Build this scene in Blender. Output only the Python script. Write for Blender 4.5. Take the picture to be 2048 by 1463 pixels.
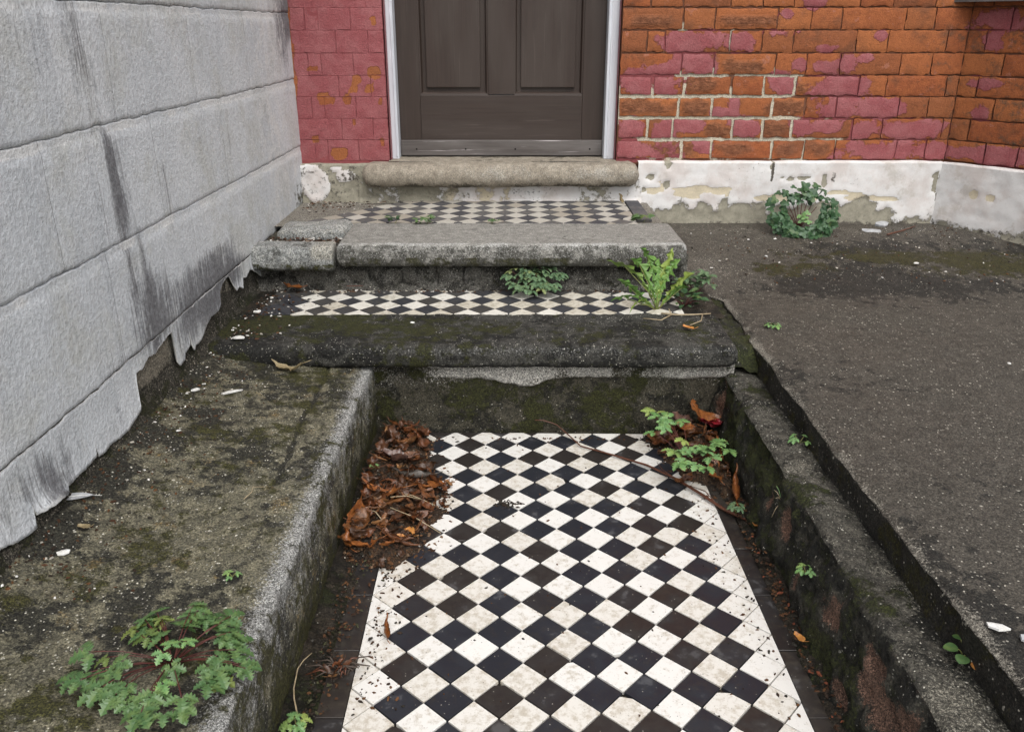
import bpy, math, random
import numpy as np
from mathutils import Vector, Matrix, Euler
random.seed(7); RNG = np.random.RandomState(11)
for o in list(bpy.data.objects): bpy.data.objects.remove(o)
S = bpy.context.scene; COL = S.collection
R = math.radians
# ------------------------------------------------------------ camera, sky, sun, exposure
cam = bpy.data.objects.new('camera', bpy.data.cameras.new('camera')); COL.objects.link(cam)
cam.location = (0, 0, 1.0); cam.rotation_euler = (R(90-22.0), 0, 0)
cam.data.lens = 29.44; cam.data.sensor_width = 36; cam.data.clip_start = .02; cam.data.clip_end = 2000
S.camera = cam
W = bpy.data.worlds.new('World'); S.world = W; W.use_nodes = True
SUN_EL, SUN_AZ = 55, 164          # degrees; azimuth from +Y clockwise
wn = W.node_tree.nodes; wl = W.node_tree.links
sky = wn.new('ShaderNodeTexSky'); sky.sky_type = 'NISHITA'; sky.sun_disc = False
sky.sun_elevation = R(SUN_EL); sky.sun_rotation = R(SUN_AZ); sky.dust_density = 4; sky.air_density = 1.2
hs = wn.new('ShaderNodeHueSaturation'); hs.inputs['Saturation'].default_value = .28
bg = wn['Background']; bg.inputs['Strength'].default_value = .13
wl.new(sky.outputs['Color'], hs.inputs['Color']); wl.new(hs.outputs['Color'], bg.inputs['Color'])
sun = bpy.data.objects.new('sun', bpy.data.lights.new('sun', 'SUN')); COL.objects.link(sun)
sun.data.energy = 1.3; sun.data.angle = R(55); sun.data.color = (1, .97, .93)
a, e = R(SUN_AZ), R(SUN_EL)
sd = Vector((math.sin(a)*math.cos(e), math.cos(a)*math.cos(e), math.sin(e)))
sun.rotation_euler = sd.to_track_quat('Z', 'Y').to_euler(); sun.location = sd*6
S.view_settings.view_transform = 'Standard'; S.view_settings.look = 'None'
S.view_settings.exposure = .5; S.view_settings.gamma = 1
S.render.engine = 'CYCLES'; S.render.resolution_x = 1024; S.render.resolution_y = 731

# ------------------------------------------------------------ numpy noise
_perm = RNG.permutation(256); _perm = np.concatenate([_perm, _perm, _perm])
_g = RNG.normal(size=(256, 3)); _g /= np.linalg.norm(_g, axis=1)[:, None]
def gn(P):
    P = np.asarray(P, float); I = np.floor(P).astype(int); F = P-I; I &= 255
    u = F*F*F*(F*(F*6-15)+10); r = 0
    for dx in (0, 1):
        wx = u[..., 0] if dx else 1-u[..., 0]
        for dy in (0, 1):
            wy = u[..., 1] if dy else 1-u[..., 1]
            for dz in (0, 1):
                wz = u[..., 2] if dz else 1-u[..., 2]
                h = _perm[_perm[_perm[(I[..., 0]+dx) & 255]+((I[..., 1]+dy) & 255)]+((I[..., 2]+dz) & 255)]
                r = r+wx*wy*wz*(_g[h]*(F-np.array([dx, dy, dz]))).sum(-1)
    return r*1.6
def fbm(P, s, o=4, off=0.):
    P = np.asarray(P, float)*s+off+17.3; r = 0; a = 1; t = 0
    for i in range(o): r = r+a*gn(P); P = P*2.03+5.1; t += a; a *= .5
    return r/t*1.5
def sst(a, b, x):
    t = np.clip((x-a)/(b-a), 0, 1); return t*t*(3-2*t)
def blobs(X, Z, L):
    m = np.full(X.shape, -3.)
    for x, z, rx, rz in L: m = np.maximum(m, 1-np.sqrt(((X-x)/rx)**2+((Z-z)/rz)**2))
    return m      # > 0 inside, 1 at centre

# ------------------------------------------------------------ shader helper
class NT:
    def __init__(s, name, rough=.8, spec=.4):
        s.m = bpy.data.materials.new(name); s.m.use_nodes = True; s.t = s.m.node_tree
        s.b = s.t.nodes['Principled BSDF']; s.b.inputs['Roughness'].default_value = rough
        s.b.inputs['Specular IOR Level'].default_value = spec; s._p = None
    def put(s, sock, v):
        if isinstance(v, bpy.types.NodeSocket): s.t.links.new(v, sock)
        elif isinstance(v, (tuple, list)) and len(v) == 3 and sock.type == 'RGBA': sock.default_value = (*v, 1)
        else: sock.default_value = v
    def pos(s):
        if not s._p: s._p = s.t.nodes.new('ShaderNodeNewGeometry').outputs['Position']
        return s._p
    def mp(s, scale, vec=None, rot=(0, 0, 0)):
        n = s.t.nodes.new('ShaderNodeMapping'); s.put(n.inputs['Vector'], vec or s.pos())
        n.inputs['Scale'].default_value = scale; n.inputs['Rotation'].default_value = rot; return n.outputs[0]
    def noise(s, scale, det=4, rough=.55, vec=None, dist=0):
        n = s.t.nodes.new('ShaderNodeTexNoise'); s.put(n.inputs['Vector'], vec or s.pos())
        n.inputs['Scale'].default_value = scale; n.inputs['Detail'].default_value = det
        n.inputs['Roughness'].default_value = rough; n.inputs['Distortion'].default_value = dist
        return n.outputs['Fac']
    def vor(s, scale, vec=None, rnd=1):
        n = s.t.nodes.new('ShaderNodeTexVoronoi'); s.put(n.inputs['Vector'], vec or s.pos())
        n.inputs['Scale'].default_value = scale; n.inputs['Randomness'].default_value = rnd; return n
    def math(s, op, a, b=0., clamp=False):
        n = s.t.nodes.new('ShaderNodeMath'); n.operation = op; n.use_clamp = clamp
        s.put(n.inputs[0], a); s.put(n.inputs[1], b); return n.outputs[0]
    def mr(s, v, a, b, c=0., d=1.):
        n = s.t.nodes.new('ShaderNodeMapRange'); n.interpolation_type = 'SMOOTHSTEP'
        s.put(n.inputs['Value'], v)
        for k, q in zip(('From Min', 'From Max', 'To Min', 'To Max'), (a, b, c, d)): s.put(n.inputs[k], q)
        return n.outputs[0]
    def mix(s, f, a, b, bt='MIX'):
        n = s.t.nodes.new('ShaderNodeMix'); n.data_type = 'RGBA'; n.blend_type = bt
        s.put(n.inputs[0], f); s.put(n.inputs[6], a); s.put(n.inputs[7], b); return n.outputs[2]
    def attr(s, name='mask'):
        n = s.t.nodes.new('ShaderNodeAttribute'); n.attribute_name = name
        q = s.t.nodes.new('ShaderNodeSeparateColor'); s.put(q.inputs[0], n.outputs['Color']); return q.outputs
    def rnd(s): return s.t.nodes.new('ShaderNodeObjectInfo').outputs['Random']
    def thr(s, n, mask, A=1.5, K=6.):     # patchy coverage: mask 0 none, .5 half, 1 all
        d = s.math('MULTIPLY', s.math('SUBTRACT', n, .5), A)
        d = s.math('SUBTRACT', s.math('ADD', d, mask), .5)
        return s.math('ADD', s.math('MULTIPLY', d, K), .5, True)
    def bump(s, h, st=.5, dist=.004, nrm=None):
        n = s.t.nodes.new('ShaderNodeBump'); n.inputs['Strength'].default_value = st
        n.inputs['Distance'].default_value = dist; s.put(n.inputs['Height'], h)
        if nrm: s.put(n.inputs['Normal'], nrm)
        return n.outputs[0]
    def out(s, col=None, rough=None, nrm=None):
        if col is not None: s.put(s.b.inputs['Base Color'], col)
        if rough is not None: s.put(s.b.inputs['Roughness'], rough)
        if nrm is not None: s.put(s.b.inputs['Normal'], nrm)
        return s.m

def concrete(name, c1, c2, dark, moss, light, speck=(.6, .58, .5), spk=.8, spksize=230, rough=.75, bs=.7, ochre=None, grain=1.):
    """worn concrete; vertex mask r = moss, g = light wear and painted edge highlight, b = dark grime and darker undersides"""
    t = NT(name, rough, .35); m = t.attr()
    big = t.noise(7, 5, .6); mid = t.noise(38, 6, .65); fine = t.noise(210, 5, .7); vf = t.noise(650, 2, .6)
    c = t.mix(t.mr(mid, .35, .65), c1, c2)
    c = t.mix(t.math('MULTIPLY', t.mr(fine, .42, .62), .55), c, t.mix(.5, c, dark))
    if ochre: c = t.mix(t.mr(t.noise(13, 6, .7), .56, .68, 0, .8), c, t.mix(t.mr(fine, .4, .6), ochre, dark))
    c = t.mix(t.thr(t.noise(24, 9, .75), m[2], 2.2, 8), c, t.mix(t.mr(fine, .4, .7), dark, t.mix(.35, dark, c1)))
    # aggregate specks
    v = t.vor(spksize)
    sc = t.t.nodes.new('ShaderNodeSeparateColor'); t.put(sc.inputs[0], v.outputs['Color'])
    sp = t.math('MULTIPLY', t.mr(v.outputs['Distance'], .38, .22), t.mr(sc.outputs[0], 1-.22*spk, 1-.1*spk))
    sp = t.math('MULTIPLY', sp, t.mr(t.noise(16, 3), .35, .55, .25, 1))
    c = t.mix(t.math('MULTIPLY', sp, .85), c, speck)
    v2 = t.vor(spksize*.42); sc2 = t.t.nodes.new('ShaderNodeSeparateColor'); t.put(sc2.inputs[0], v2.outputs['Color'])
    sp2 = t.math('MULTIPLY', t.mr(v2.outputs['Distance'], .30, .16), t.mr(sc2.outputs[1], .93, .97))
    c = t.mix(t.math('MULTIPLY', sp2, .8*spk), c, speck)
    c = t.mix(t.thr(t.noise(230, 5, .8), m[1], 2.6, 5), c, t.mix(t.mr(vf, .4, .62), light, t.mix(.7, light, dark)))
    ms = t.thr(t.noise(30, 9, .78), m[0], 2.2, 6)
    mossc = t.mix(t.mr(fine, .35, .65), (moss[0]*.5, moss[1]*.5, moss[2]*.5), moss)
    c = t.mix(ms, c, mossc)
    gr = t.mr(t.noise(420, 4, .85), .30, .70, 1-.65*grain, 1+.7*grain); gr = t.math('MULTIPLY', gr, t.mr(mid, .3, .7, .9, 1.1))
    v3 = t.vor(360); sc3 = t.t.nodes.new('ShaderNodeSeparateColor'); t.put(sc3.inputs[0], v3.outputs['Color'])
    gr = t.math('MULTIPLY', gr, t.mr(sc3.outputs[2], 0., 1., 1-.45*grain, 1+.5*grain))
    cc = t.t.nodes.new('ShaderNodeCombineColor'); [t.put(cc.inputs[i], gr) for i in range(3)]
    c = t.mix(1., c, cc.outputs[0], 'MULTIPLY')
    h = t.math('ADD', t.math('MULTIPLY', mid, .3), t.math('ADD', t.math('MULTIPLY', fine, .9), t.math('MULTIPLY', ms, .3)))
    n = t.bump(h, bs, .008); n = t.bump(vf, .6, .002, n)
    return t.out(c, t.mr(big, .35, .65, rough-.2, rough+.1), n)

M = {}
DK = (.011, .011, .009)
M['ledge'] = concrete('ledge_concrete', (.115, .108, .076), (.185, .17, .115), (.019, .0185, .014), (.058, .056, .017), (.40, .40, .385), spk=.9, ochre=(.27, .18, .06))
M['kerb'] = concrete('kerb_concrete', (.055, .052, .043), (.105, .098, .08), (.010, .0105, .0085), (.036, .042, .011), (.33, .31, .25), spk=.9, bs=.9)
M['kerbface'] = concrete('kerb_rough_face', (.028, .027, .021), (.058, .054, .041), (.009, .009, .0072), (.036, .041, .011), (.235, .135, .095), spk=.5, bs=1)
M['terrace'] = concrete('terrace_concrete', (.068, .060, .048), (.080, .071, .058), (.017, .016, .0135), (.042, .038, .011), (.27, .25, .21), speck=(.48, .45, .38), spk=.72, spksize=190, rough=.7)
M['slab_lo'] = concrete('mossy_step_stone', (.040, .039, .034), (.068, .066, .058), (.0095, .0095, .0085), (.040, .042, .012), (.34, .34, .33), spk=.7, rough=.8, bs=.8)
M['slab_hi'] = concrete('grey_step_stone', (.24, .234, .214), (.30, .292, .268), (.06, .058, .05), (.06, .058, .028), (.5, .5, .48), spk=.35, rough=.85, bs=.6, grain=.6)
M['chunk'] = concrete('pale_broken_stone', (.23, .24, .235), (.34, .345, .33), (.07, .07, .063), (.07, .07, .03), (.45, .43, .37), spk=.3, rough=.85)
M['riser'] = concrete('mossy_riser', (.090, .081, .058), (.055, .051, .036), (.012, .012, .009), (.042, .044, .012), (.64, .62, .57), spk=.3, rough=.85, bs=.9)
M['stone'] = concrete('dark_rubble', (.15, .145, .13), (.085, .08, .068), (.02, .019, .016), (.035, .036, .016), (.3, .29, .27), spk=.4, rough=.9, bs=.9)
M['soil'] = concrete('wet_soil', (.026, .021, .015), (.045, .036, .025), (.009, .008, .006), (.026, .03, .01), (.2, .17, .13), spk=.25, rough=.6, bs=1)
M['dirt'] = concrete('dry_dirt', (.28, .262, .225), (.20, .185, .155), (.07, .062, .052), (.06, .055, .02), (.33, .31, .28), spk=.5, rough=.95, bs=1)
M['render'] = concrete('bare_render', (.29, .26, .205), (.21, .188, .15), (.022, .020, .015), (.03, .031, .012), (.5, .46, .38), speck=(.6, .55, .45), spk=1.2, spksize=300, rough=.9, bs=.8)
M['sill'] = concrete('sill_stone', (.275, .24, .19), (.345, .305, .245), (.075, .066, .05), (.09, .082, .05), (.5, .475, .42), spk=.2, rough=.85, bs=.6, grain=.4)
def m_tile(name, c1, c2, rough, grime, gr_amt, wet=0):
    t = NT(name, rough, .5); r = t.rnd()
    c = t.mix(t.mr(r, .5, .75), c1, c2)
    n1 = t.noise(75, 7, .75); n2 = t.noise(300, 5, .75); n3 = t.noise(16, 4, .6)
    c = t.mix(t.math('MULTIPLY', t.mr(t.math('ADD', n1, t.math('MULTIPLY', t.math('SUBTRACT', r, .5), .12)), .47, .68), gr_amt), c, grime)
    c = t.mix(t.math('MULTIPLY', t.mr(n2, .62, .70), gr_amt), c, (.05, .042, .03))
    v = t.vor(170); sc = t.t.nodes.new('ShaderNodeSeparateColor'); t.put(sc.inputs[0], v.outputs['Color'])
    sp = t.math('MULTIPLY', t.mr(v.outputs['Distance'], .2, .12), t.mr(sc.outputs[0], .90, .93))
    c = t.mix(t.math('MULTIPLY', sp, .8), c, (.03, .026, .02) if c1[0] > .2 else (.4, .38, .33))
    rr = t.mr(n3, .4, .62, rough-.12, rough+.15)
    if wet: c = t.mix(t.mr(n3, .6, .68, 0, .16), c, (.3, .3, .31))
    return t.out(c, rr, t.bump(t.math('ADD', n2, t.math('MULTIPLY', n1, .8)), .12, .002))
M['tw'] = m_tile('white_tile', (.73, .715, .68), (.68, .655, .605), .42, (.42, .37, .29), .75)
M['tb'] = m_tile('black_tile', (.018, .020, .027), (.024, .020, .019), .40, (.035, .031, .027), .6, 1)
M['tw1'] = m_tile('worn_white_tile', (.66, .64, .58), (.56, .53, .45), .55, (.30, .26, .19), .8)
M['tb1'] = m_tile('worn_black_tile', (.034, .036, .043), (.048, .047, .047), .55, (.07, .062, .05), .8)
M['tw2'] = m_tile('dusty_white_tile', (.42, .40, .355), (.33, .30, .25), .7, (.28, .255, .21), .85)
M['tb2'] = m_tile('dusty_black_tile', (.05, .05, .057), (.082, .081, .083), .7, (.15, .135, .115), .75)
M['tedge'] = m_tile('border_tile', (.020, .018, .018), (.028, .023, .020), .45, (.05, .043, .033), .8, 1)

def m_blockpaint():
    t = NT('weathered_grey_paint', .75, .3); m = t.attr(); p = t.pos()
    big = t.noise(2.6, 5, .6); mid = t.noise(16, 6, .65)
    st = t.noise(1, 9, .75, t.mp((30, 30, 2.2)), .6); st2 = t.noise(1, 8, .75, t.mp((60, 110, 5.0)), .8)
    c = t.mix(t.mr(big, .35, .65), (.575, .605, .635), (.665, .69, .715))
    c = t.mix(t.mr(t.noise(5, 6, .7), .45, .65, 0, .8), c, (.52, .53, .505))
    c = t.mix(t.mr(t.noise(1, 6, .7, t.mp((9, 9, 2.2))), .50, .66, 0, .55), c, (.49, .52, .55))
    c = t.mix(t.mr(st, .60, .46, 0, .22), c, (.66, .68, .70))
    c = t.mix(t.math('MULTIPLY', t.thr(t.math('ADD', t.math('MULTIPLY', st, .6), t.math('MULTIPLY', t.noise(55, 6, .75), .4)), m[2], 2.6, 2.6), .8), c, t.mix(t.mr(t.noise(70, 5, .7), .35, .65), (.15, .157, .175), (.33, .345, .365)))
    c = t.mix(t.math('MULTIPLY', t.thr(st2, m[2], 2.0, 5), .6), c, (.10, .095, .10))
    c = t.mix(t.thr(mid, m[1], 1.6, 4), c, (.68, .69, .69))
    c = t.mix(t.thr(t.noise(40, 6, .7), m[0], 1.6, 4), c, (.075, .068, .045))
    peel = t.noise(140, 4, .6); gm = t.mr(peel, .3, .7, .86, 1.12)  # shading of the orange-peel pits put into the colour
    cc = t.t.nodes.new('ShaderNodeCombineColor'); [t.put(cc.inputs[i], gm) for i in range(3)]
    c = t.mix(1., c, cc.outputs[0], 'MULTIPLY')
    n = t.bump(peel, .55, .005); n = t.bump(mid, .12, .006, n)
    return t.out(c, None, n)
M['bpaint'] = m_blockpaint()
def m_simple(name, c1, c2, rough=.7, scale=60, bs=.3, spec=.4, dark=None):
    t = NT(name, rough, spec); n = t.noise(scale, 5, .65)
    c = t.mix(t.mr(n, .35, .65), c1, c2)
    if dark: c = t.mix(t.mr(t.noise(scale*3, 5, .7), .56, .66, 0, .8), c, dark)
    return t.out(c, None, t.bump(n, bs, .003))
M['flake'] = m_simple('white_flake', (.78, .78, .76), (.62, .61, .57), .6, 90)
M['flakegrey'] = m_simple('grey_flake', (.42, .43, .44), (.30, .31, .32), .6, 90)

def m_brick():
    """vertex mask r = red paint left, g = spalled, b = soot"""
    t = NT('painted_brick', .8, .3); m = t.attr(); r = t.rnd()
    n1 = t.noise(45, 6, .65); n2 = t.noise(180, 5, .7); n3 = t.noise(11, 4, .6)
    c = t.mix(t.mr(n1, .35, .65), (.335, .104, .038), (.25, .074, .029))
    c = t.mix(t.mr(r, .1, .9, 0, .6), c, (.39, .142, .050))
    c = t.mix(t.mr(t.math('FRACT', t.math('MULTIPLY', r, 5.3)), .55, 1., 0, .55), c, (.20, .075, .035))
    c = t.mix(t.mr(n3, .52, .70, 0, .65), c, (.15, .062, .032))
    c = t.mix(t.mr(t.noise(28, 5, .7), .60, .68, 0, .75), c, (.36, .15, .10))
    c = t.mix(t.math('MULTIPLY', m[1], .8), c, t.mix(t.mr(n1, .35, .65), (.15, .060, .032), (.31, .13, .066)))
    c = t.mix(t.math('MULTIPLY', t.mr(n2, .5, .68), t.math('MULTIPLY', m[1], .6)), c, (.09, .035, .02))
    c = t.mix(t.thr(n1, m[2], 1.5, 3), c, (.10, .068, .045))
    pf = t.thr(t.noise(42, 7, .7), m[0], 1.15, 11)
    pc = t.mix(t.mr(t.noise(22, 5, .6), .35, .68), (.275, .074, .080), (.325, .110, .115))
    pc = t.mix(t.mr(n3, .55, .7, 0, .4), pc, (.20, .048, .050))
    c = t.mix(pf, c, pc)
    h = t.math('ADD', t.math('MULTIPLY', pf, .5), t.math('ADD', t.math('MULTIPLY', n1, .6), t.math('MULTIPLY', n2, .35)))
    h = t.math('ADD', h, t.math('MULTIPLY', t.math('MULTIPLY', t.noise(1, 6, .7, t.mp((50, 50, 110)), 1.0), m[1]), 2.2))
    gm = t.mr(t.noise(300, 4, .8), .3, .7, .72, 1.28); cc = t.t.nodes.new('ShaderNodeCombineColor'); [t.put(cc.inputs[i], gm) for i in range(3)]
    c = t.mix(1., c, cc.outputs[0], 'MULTIPLY')
    return t.out(c, t.mr(pf, 0, 1, .85, .55), t.bump(h, .8, .006))
M['brick'] = m_brick()
def m_mortar():
    t = NT('old_mortar', .95, .2); m = t.attr()
    n = t.noise(240, 5, .7); n1 = t.noise(60, 4, .6)
    c = t.mix(t.thr(n1, m[0], 1.2, 4), (.19, .085, .052), t.mix(t.mr(n, .4, .62), (.66, .61, .49), (.42, .37, .28)))
    c = t.mix(t.thr(n1, m[1], 1.0, 6), c, (.285, .08, .085))
    c = t.mix(t.mr(n, .62, .68, 0, .6), c, (.05, .038, .028))
    return t.out(c, None, t.bump(n, .8, .005))
M['mortar'] = m_mortar()
def m_plinth():
    """r = bare cement, g = cream undercoat, b = cracks and grime"""
    t = NT('limewashed_plinth', .85, .25); m = t.attr()
    n = t.noise(45, 8, .72); n2 = t.noise(170, 5, .75); n3 = t.noise(9, 5, .65)
    c = t.mix(t.mr(n3, .4, .65), (.70, .69, .68), (.60, .555, .53))
    c = t.mix(t.mr(t.noise(14, 7, .7), .54, .66, 0, .7), c, (.50, .465, .42))
    c = t.mix(t.mr(n2, .58, .72, 0, .6), c, (.36, .33, .29))
    c = t.mix(t.mr(n, .56, .70, 0, .5), c, (.66, .60, .58))
    c = t.mix(t.thr(n, m[1], 1.3, 14), c, t.mix(t.mr(n2, .4, .6), (.60, .53, .39), (.52, .46, .35)))
    ce = t.thr(n, m[0], 1.3, 14)
    c = t.mix(ce, c, t.mix(t.mr(n, .35, .65), (.25, .235, .185), (.34, .32, .255)))
    c = t.mix(t.math('MULTIPLY', t.mr(n2, .55, .68), t.math('MULTIPLY', ce, .6)), c, (.11, .10, .08))
    c = t.mix(t.thr(t.noise(70, 7, .7), m[2], 1.6, 6), c, (.10, .09, .075))
    return t.out(c, None, t.bump(t.math('SUBTRACT', t.math('MULTIPLY', n2, .4), t.math('ADD', ce, t.thr(n, m[1], 1.3, 14))), .7, .004))
M['plinth'] = m_plinth()
def m_wood(name, c1, c2, worn, wamt, rough, rotx=0):
    t = NT(name, rough, .4)
    g = t.noise(1, 8, .7, t.mp((120, 60, 2.5) if not rotx else (2.5, 60, 120))); g2 = t.noise(1, 4, .6, t.mp((9, 9, 1.6) if not rotx else (1.6, 9, 9)))
    c = t.mix(t.mr(g, .35, .65), c1, c2)
    c = t.mix(t.mr(g2, .40, .66, 0, .7), c, worn)
    c = t.mix(t.mr(t.math('ADD', g, t.math('MULTIPLY', g2, .4)), .78, .88, 0, wamt), c, (worn[0]*2.6, worn[1]*2.6, worn[2]*2.7))
    return t.out(c, None, t.bump(g, .35, .0015))
M['door'] = m_wood('dark_stained_door', (.045, .030, .024), (.035, .024, .019), (.056, .043, .036), .15, .5)
M['doorrail'] = m_wood('dark_stained_rail', (.046, .032, .026), (.036, .025, .020), (.056, .043, .037), .25, .5, 1)
M['weather'] = m_wood('weathered_board', (.10, .088, .082), (.07, .060, .056), (.20, .186, .18), .8, .65, 1)
M['frame'] = m_wood('aged_white_gloss', (.60, .625, .67), (.52, .545, .60), (.70, .72, .76), .2, .45)
M['hole'] = m_simple('screw_hole', (.006, .005, .005), (.01, .008, .008), .9)

def m_leafdead():
    t = NT('dead_leaf', .38, .5); r = t.rnd(); n = t.noise(60, 5, .65); n2 = t.noise(260, 4, .7)
    c = t.mix(t.mr(r, .2, .45), (.058, .026, .012), (.125, .042, .015))
    c = t.mix(t.mr(r, .62, .85), c, (.19, .078, .028))
    c = t.mix(t.mr(r, .9, .97), c, (.30, .155, .065))
    c = t.mix(t.mr(n, .42, .68, 0, .75), c, (.035, .018, .010))
    c = t.mix(t.mr(n2, .58, .70, 0, .5), c, (.22, .105, .045))
    return t.out(c, t.mr(n, .35, .65, .24, .55), t.bump(t.math('ADD', n, n2), .4, .002))
M['dead'] = m_leafdead()
def m_leafcol(name, c1, c2, rough=.5):
    t = NT(name, rough, .5); n = t.noise(130, 5, .65); r = t.rnd()
    c = t.mix(t.mr(n, .35, .65), c1, c2); c = t.mix(t.mr(t.noise(400, 3), .6, .7, 0, .5), c, (c1[0]*.35, c1[1]*.3, c1[2]*.3))
    return t.out(c, None, t.bump(n, .4, .002))
M['leaf_orange'] = m_leafcol('orange_leaf', (.52, .24, .055), (.36, .14, .035))
M['leaf_tan'] = m_leafcol('tan_leaf', (.30, .24, .13), (.20, .155, .085))
M['leaf_red'] = m_leafcol('crimson_leaf', (.30, .018, .030), (.17, .012, .018), .3)
M['leaf_rust'] = m_leafcol('rusty_leaf', (.30, .11, .03), (.17, .055, .018), .3)
M['twig'] = m_leafcol('red_twig', (.12, .042, .022), (.075, .028, .015), .4)
M['straw'] = m_leafcol('straw', (.42, .34, .22), (.30, .235, .14))
def m_green(name, a1, a2, yell, rough=.45):
    t = NT(name, rough, .5); r = t.rnd(); n = t.noise(90, 4, .6)
    c = t.mix(r, a1, a2); c = t.mix(t.mr(n, .42, .68, 0, .6), c, yell)
    c = t.mix(t.mr(t.math('FRACT', t.math('MULTIPLY', r, 9.7)), .86, .97, 0, .7), c, (yell[0]*1.5, yell[1]*1.15, yell[2]))
    t.b.inputs['Transmission Weight'].default_value = 0
    t.b.inputs['Subsurface Weight'].default_value = .0
    return t.out(c, t.mr(n, .35, .65, rough-.12, rough+.12), t.bump(t.noise(330, 3), .35, .0015))
M['green'] = m_green('herb_green', (.048, .108, .034), (.080, .150, .052), (.12, .18, .045))
M['bright'] = m_green('bright_herb_green', (.11, .225, .07), (.15, .28, .115), (.20, .30, .08))
M['grey_green'] = m_green('greyed_herb_green', (.070, .135, .065), (.10, .175, .09), (.14, .20, .08), .6)
M['deep'] = m_green('deep_green', (.024, .066, .028), (.042, .100, .042), (.065, .13, .045))
M['dandy'] = m_green('dandelion_green', (.085, .19, .035), (.12, .24, .050), (.17, .27, .06))
M['stem'] = m_simple('purple_stem', (.075, .020, .018), (.11, .030, .022), .45, 40)
M['gstem'] = m_simple('green_stem', (.16, .22, .06), (.20, .17, .06), .45, 40)
def m_crumb():
    t = NT('litter_crumbs', .8, .3); n = t.t.nodes.new('ShaderNodeAttribute'); n.attribute_name = 'mask'
    return t.out(n.outputs['Color'])
M['crumb'] = m_crumb()

# ------------------------------------------------------------ object helpers
WL = {}       # world origin of every empty / part
def link(o, parent, loc):
    COL.objects.link(o); o.parent = parent; WL[o.name] = Vector(loc)
    o.location = Vector(loc)-(WL[parent.name] if parent else Vector((0, 0, 0))); return o
def props(o, label, cat, group=None):
    o['label'] = label; o['category'] = cat
    if group: o['group'] = group
    return o
def thing(name, label, cat, loc, group=None):
    o = bpy.data.objects.new(name, None); o.empty_display_size = .05; link(o, None, loc); return props(o, label, cat, group)
def mesh(name, V, F, mats, mask=None, smooth=True, origin=(0, 0, 0), fm=None):
    me = bpy.data.meshes.new(name); V = np.asarray(V, float)-np.asarray(origin)
    me.from_pydata(V.tolist(), [], [list(map(int, f)) for f in F])
    for m in (mats if isinstance(mats, list) else [mats]): me.materials.append(M[m] if isinstance(m, str) else m)
    if mask is not None:
        at = me.color_attributes.new('mask', 'FLOAT_COLOR', 'POINT'); k = np.ones((len(V), 4)); k[:, :3] = np.clip(mask, 0, 1)
        at.data.foreach_set('color', k.ravel())
    if fm is not None: me.polygons.foreach_set('material_index', np.asarray(fm, 'i'))
    me.polygons.foreach_set('use_smooth', [smooth]*len(me.polygons)); me.update(); return me
def obj(name, V, F, mat, parent=None, mask=None, smooth=True, loc=None, fm=None):
    if loc is None: loc = WL[parent.name] if parent else (0, 0, 0)
    return link(bpy.data.objects.new(name, mesh(name, V, F, mat, mask, smooth, loc, fm)), parent, loc)
def gridF(nu, nv, flip=False):
    i = np.arange(nu-1)[:, None]*nv+np.arange(nv-1)[None]
    f = np.stack([i, i+nv, i+nv+1, i+1], -1).reshape(-1, 4)
    return f[:, ::-1] if flip else f
def gnorm(P):
    du = np.gradient(P, axis=0); dv = np.gradient(P, axis=1); n = np.cross(du, dv)
    return n/np.maximum(np.linalg.norm(n, axis=-1, keepdims=True), 1e-9)
def sheet(name, P, mat, parent=None, mask=None, flip=False, extra=None, loc=None):
    nu, nv = P.shape[:2]; F = gridF(nu, nv, flip).tolist()
    if extra: F += extra(nu, nv)
    return obj(name, P.reshape(-1, 3), F, mat, parent, None if mask is None else mask.reshape(-1, 3), loc=loc)
def resample(pts, step):
    pts = np.asarray(pts, float); d = np.r_[0, np.cumsum(np.linalg.norm(np.diff(pts, axis=0), axis=1))]
    n = max(2, int(d[-1]/step)); t = np.linspace(0, d[-1], n+1)
    return np.stack([np.interp(t, d, pts[:, k]) for k in range(pts.shape[1])], 1)
def arc(cx, cz, r, a0, a1, n=8):
    return [(cx+r*math.cos(R(a0+(a1-a0)*i/n)), cz+r*math.sin(R(a0+(a1-a0)*i/n))) for i in range(n+1)]
def box(x0, x1, y0, y1, z0, z1):
    V = [(x, y, z) for z in (z0, z1) for y in (y0, y1) for x in (x0, x1)]
    return V, [(0, 2, 3, 1), (4, 5, 7, 6), (0, 1, 5, 4), (2, 6, 7, 3), (0, 4, 6, 2), (1, 3, 7, 5)]
def bevbox(name, b, mat, parent=None, bev=.003, seg=2):
    import bmesh
    V, F = box(*b); bm = bmesh.new(); vs = [bm.verts.new(v) for v in V]
    for f in F: bm.faces.new([vs[i] for i in f])
    bmesh.ops.bevel(bm, geom=bm.edges[:], offset=bev, segments=seg, affect='EDGES', profile=.6)
    V = [v.co[:] for v in bm.verts]; bm.verts.index_update(); F = [[v.index for v in f.verts] for f in bm.faces]; bm.free()
    return obj(name, V, F, mat, parent, smooth=False)
def structure(o): o['kind'] = 'structure'; return o
def stuff(o, label=None, cat=None):
    o['kind'] = 'stuff'
    if label: o['label'] = label
    if cat: o['category'] = cat
    return o

# ------------------------------------------------------------ ground
structure(obj('ground', [(-60, -60, -.09), (60, -60, -.09), (60, 60, -.09), (-60, 60, -.09)], [(0, 1, 2, 3)], 'soil', mask=np.zeros((4, 3)), loc=(0, 0, -.09)))

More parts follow.
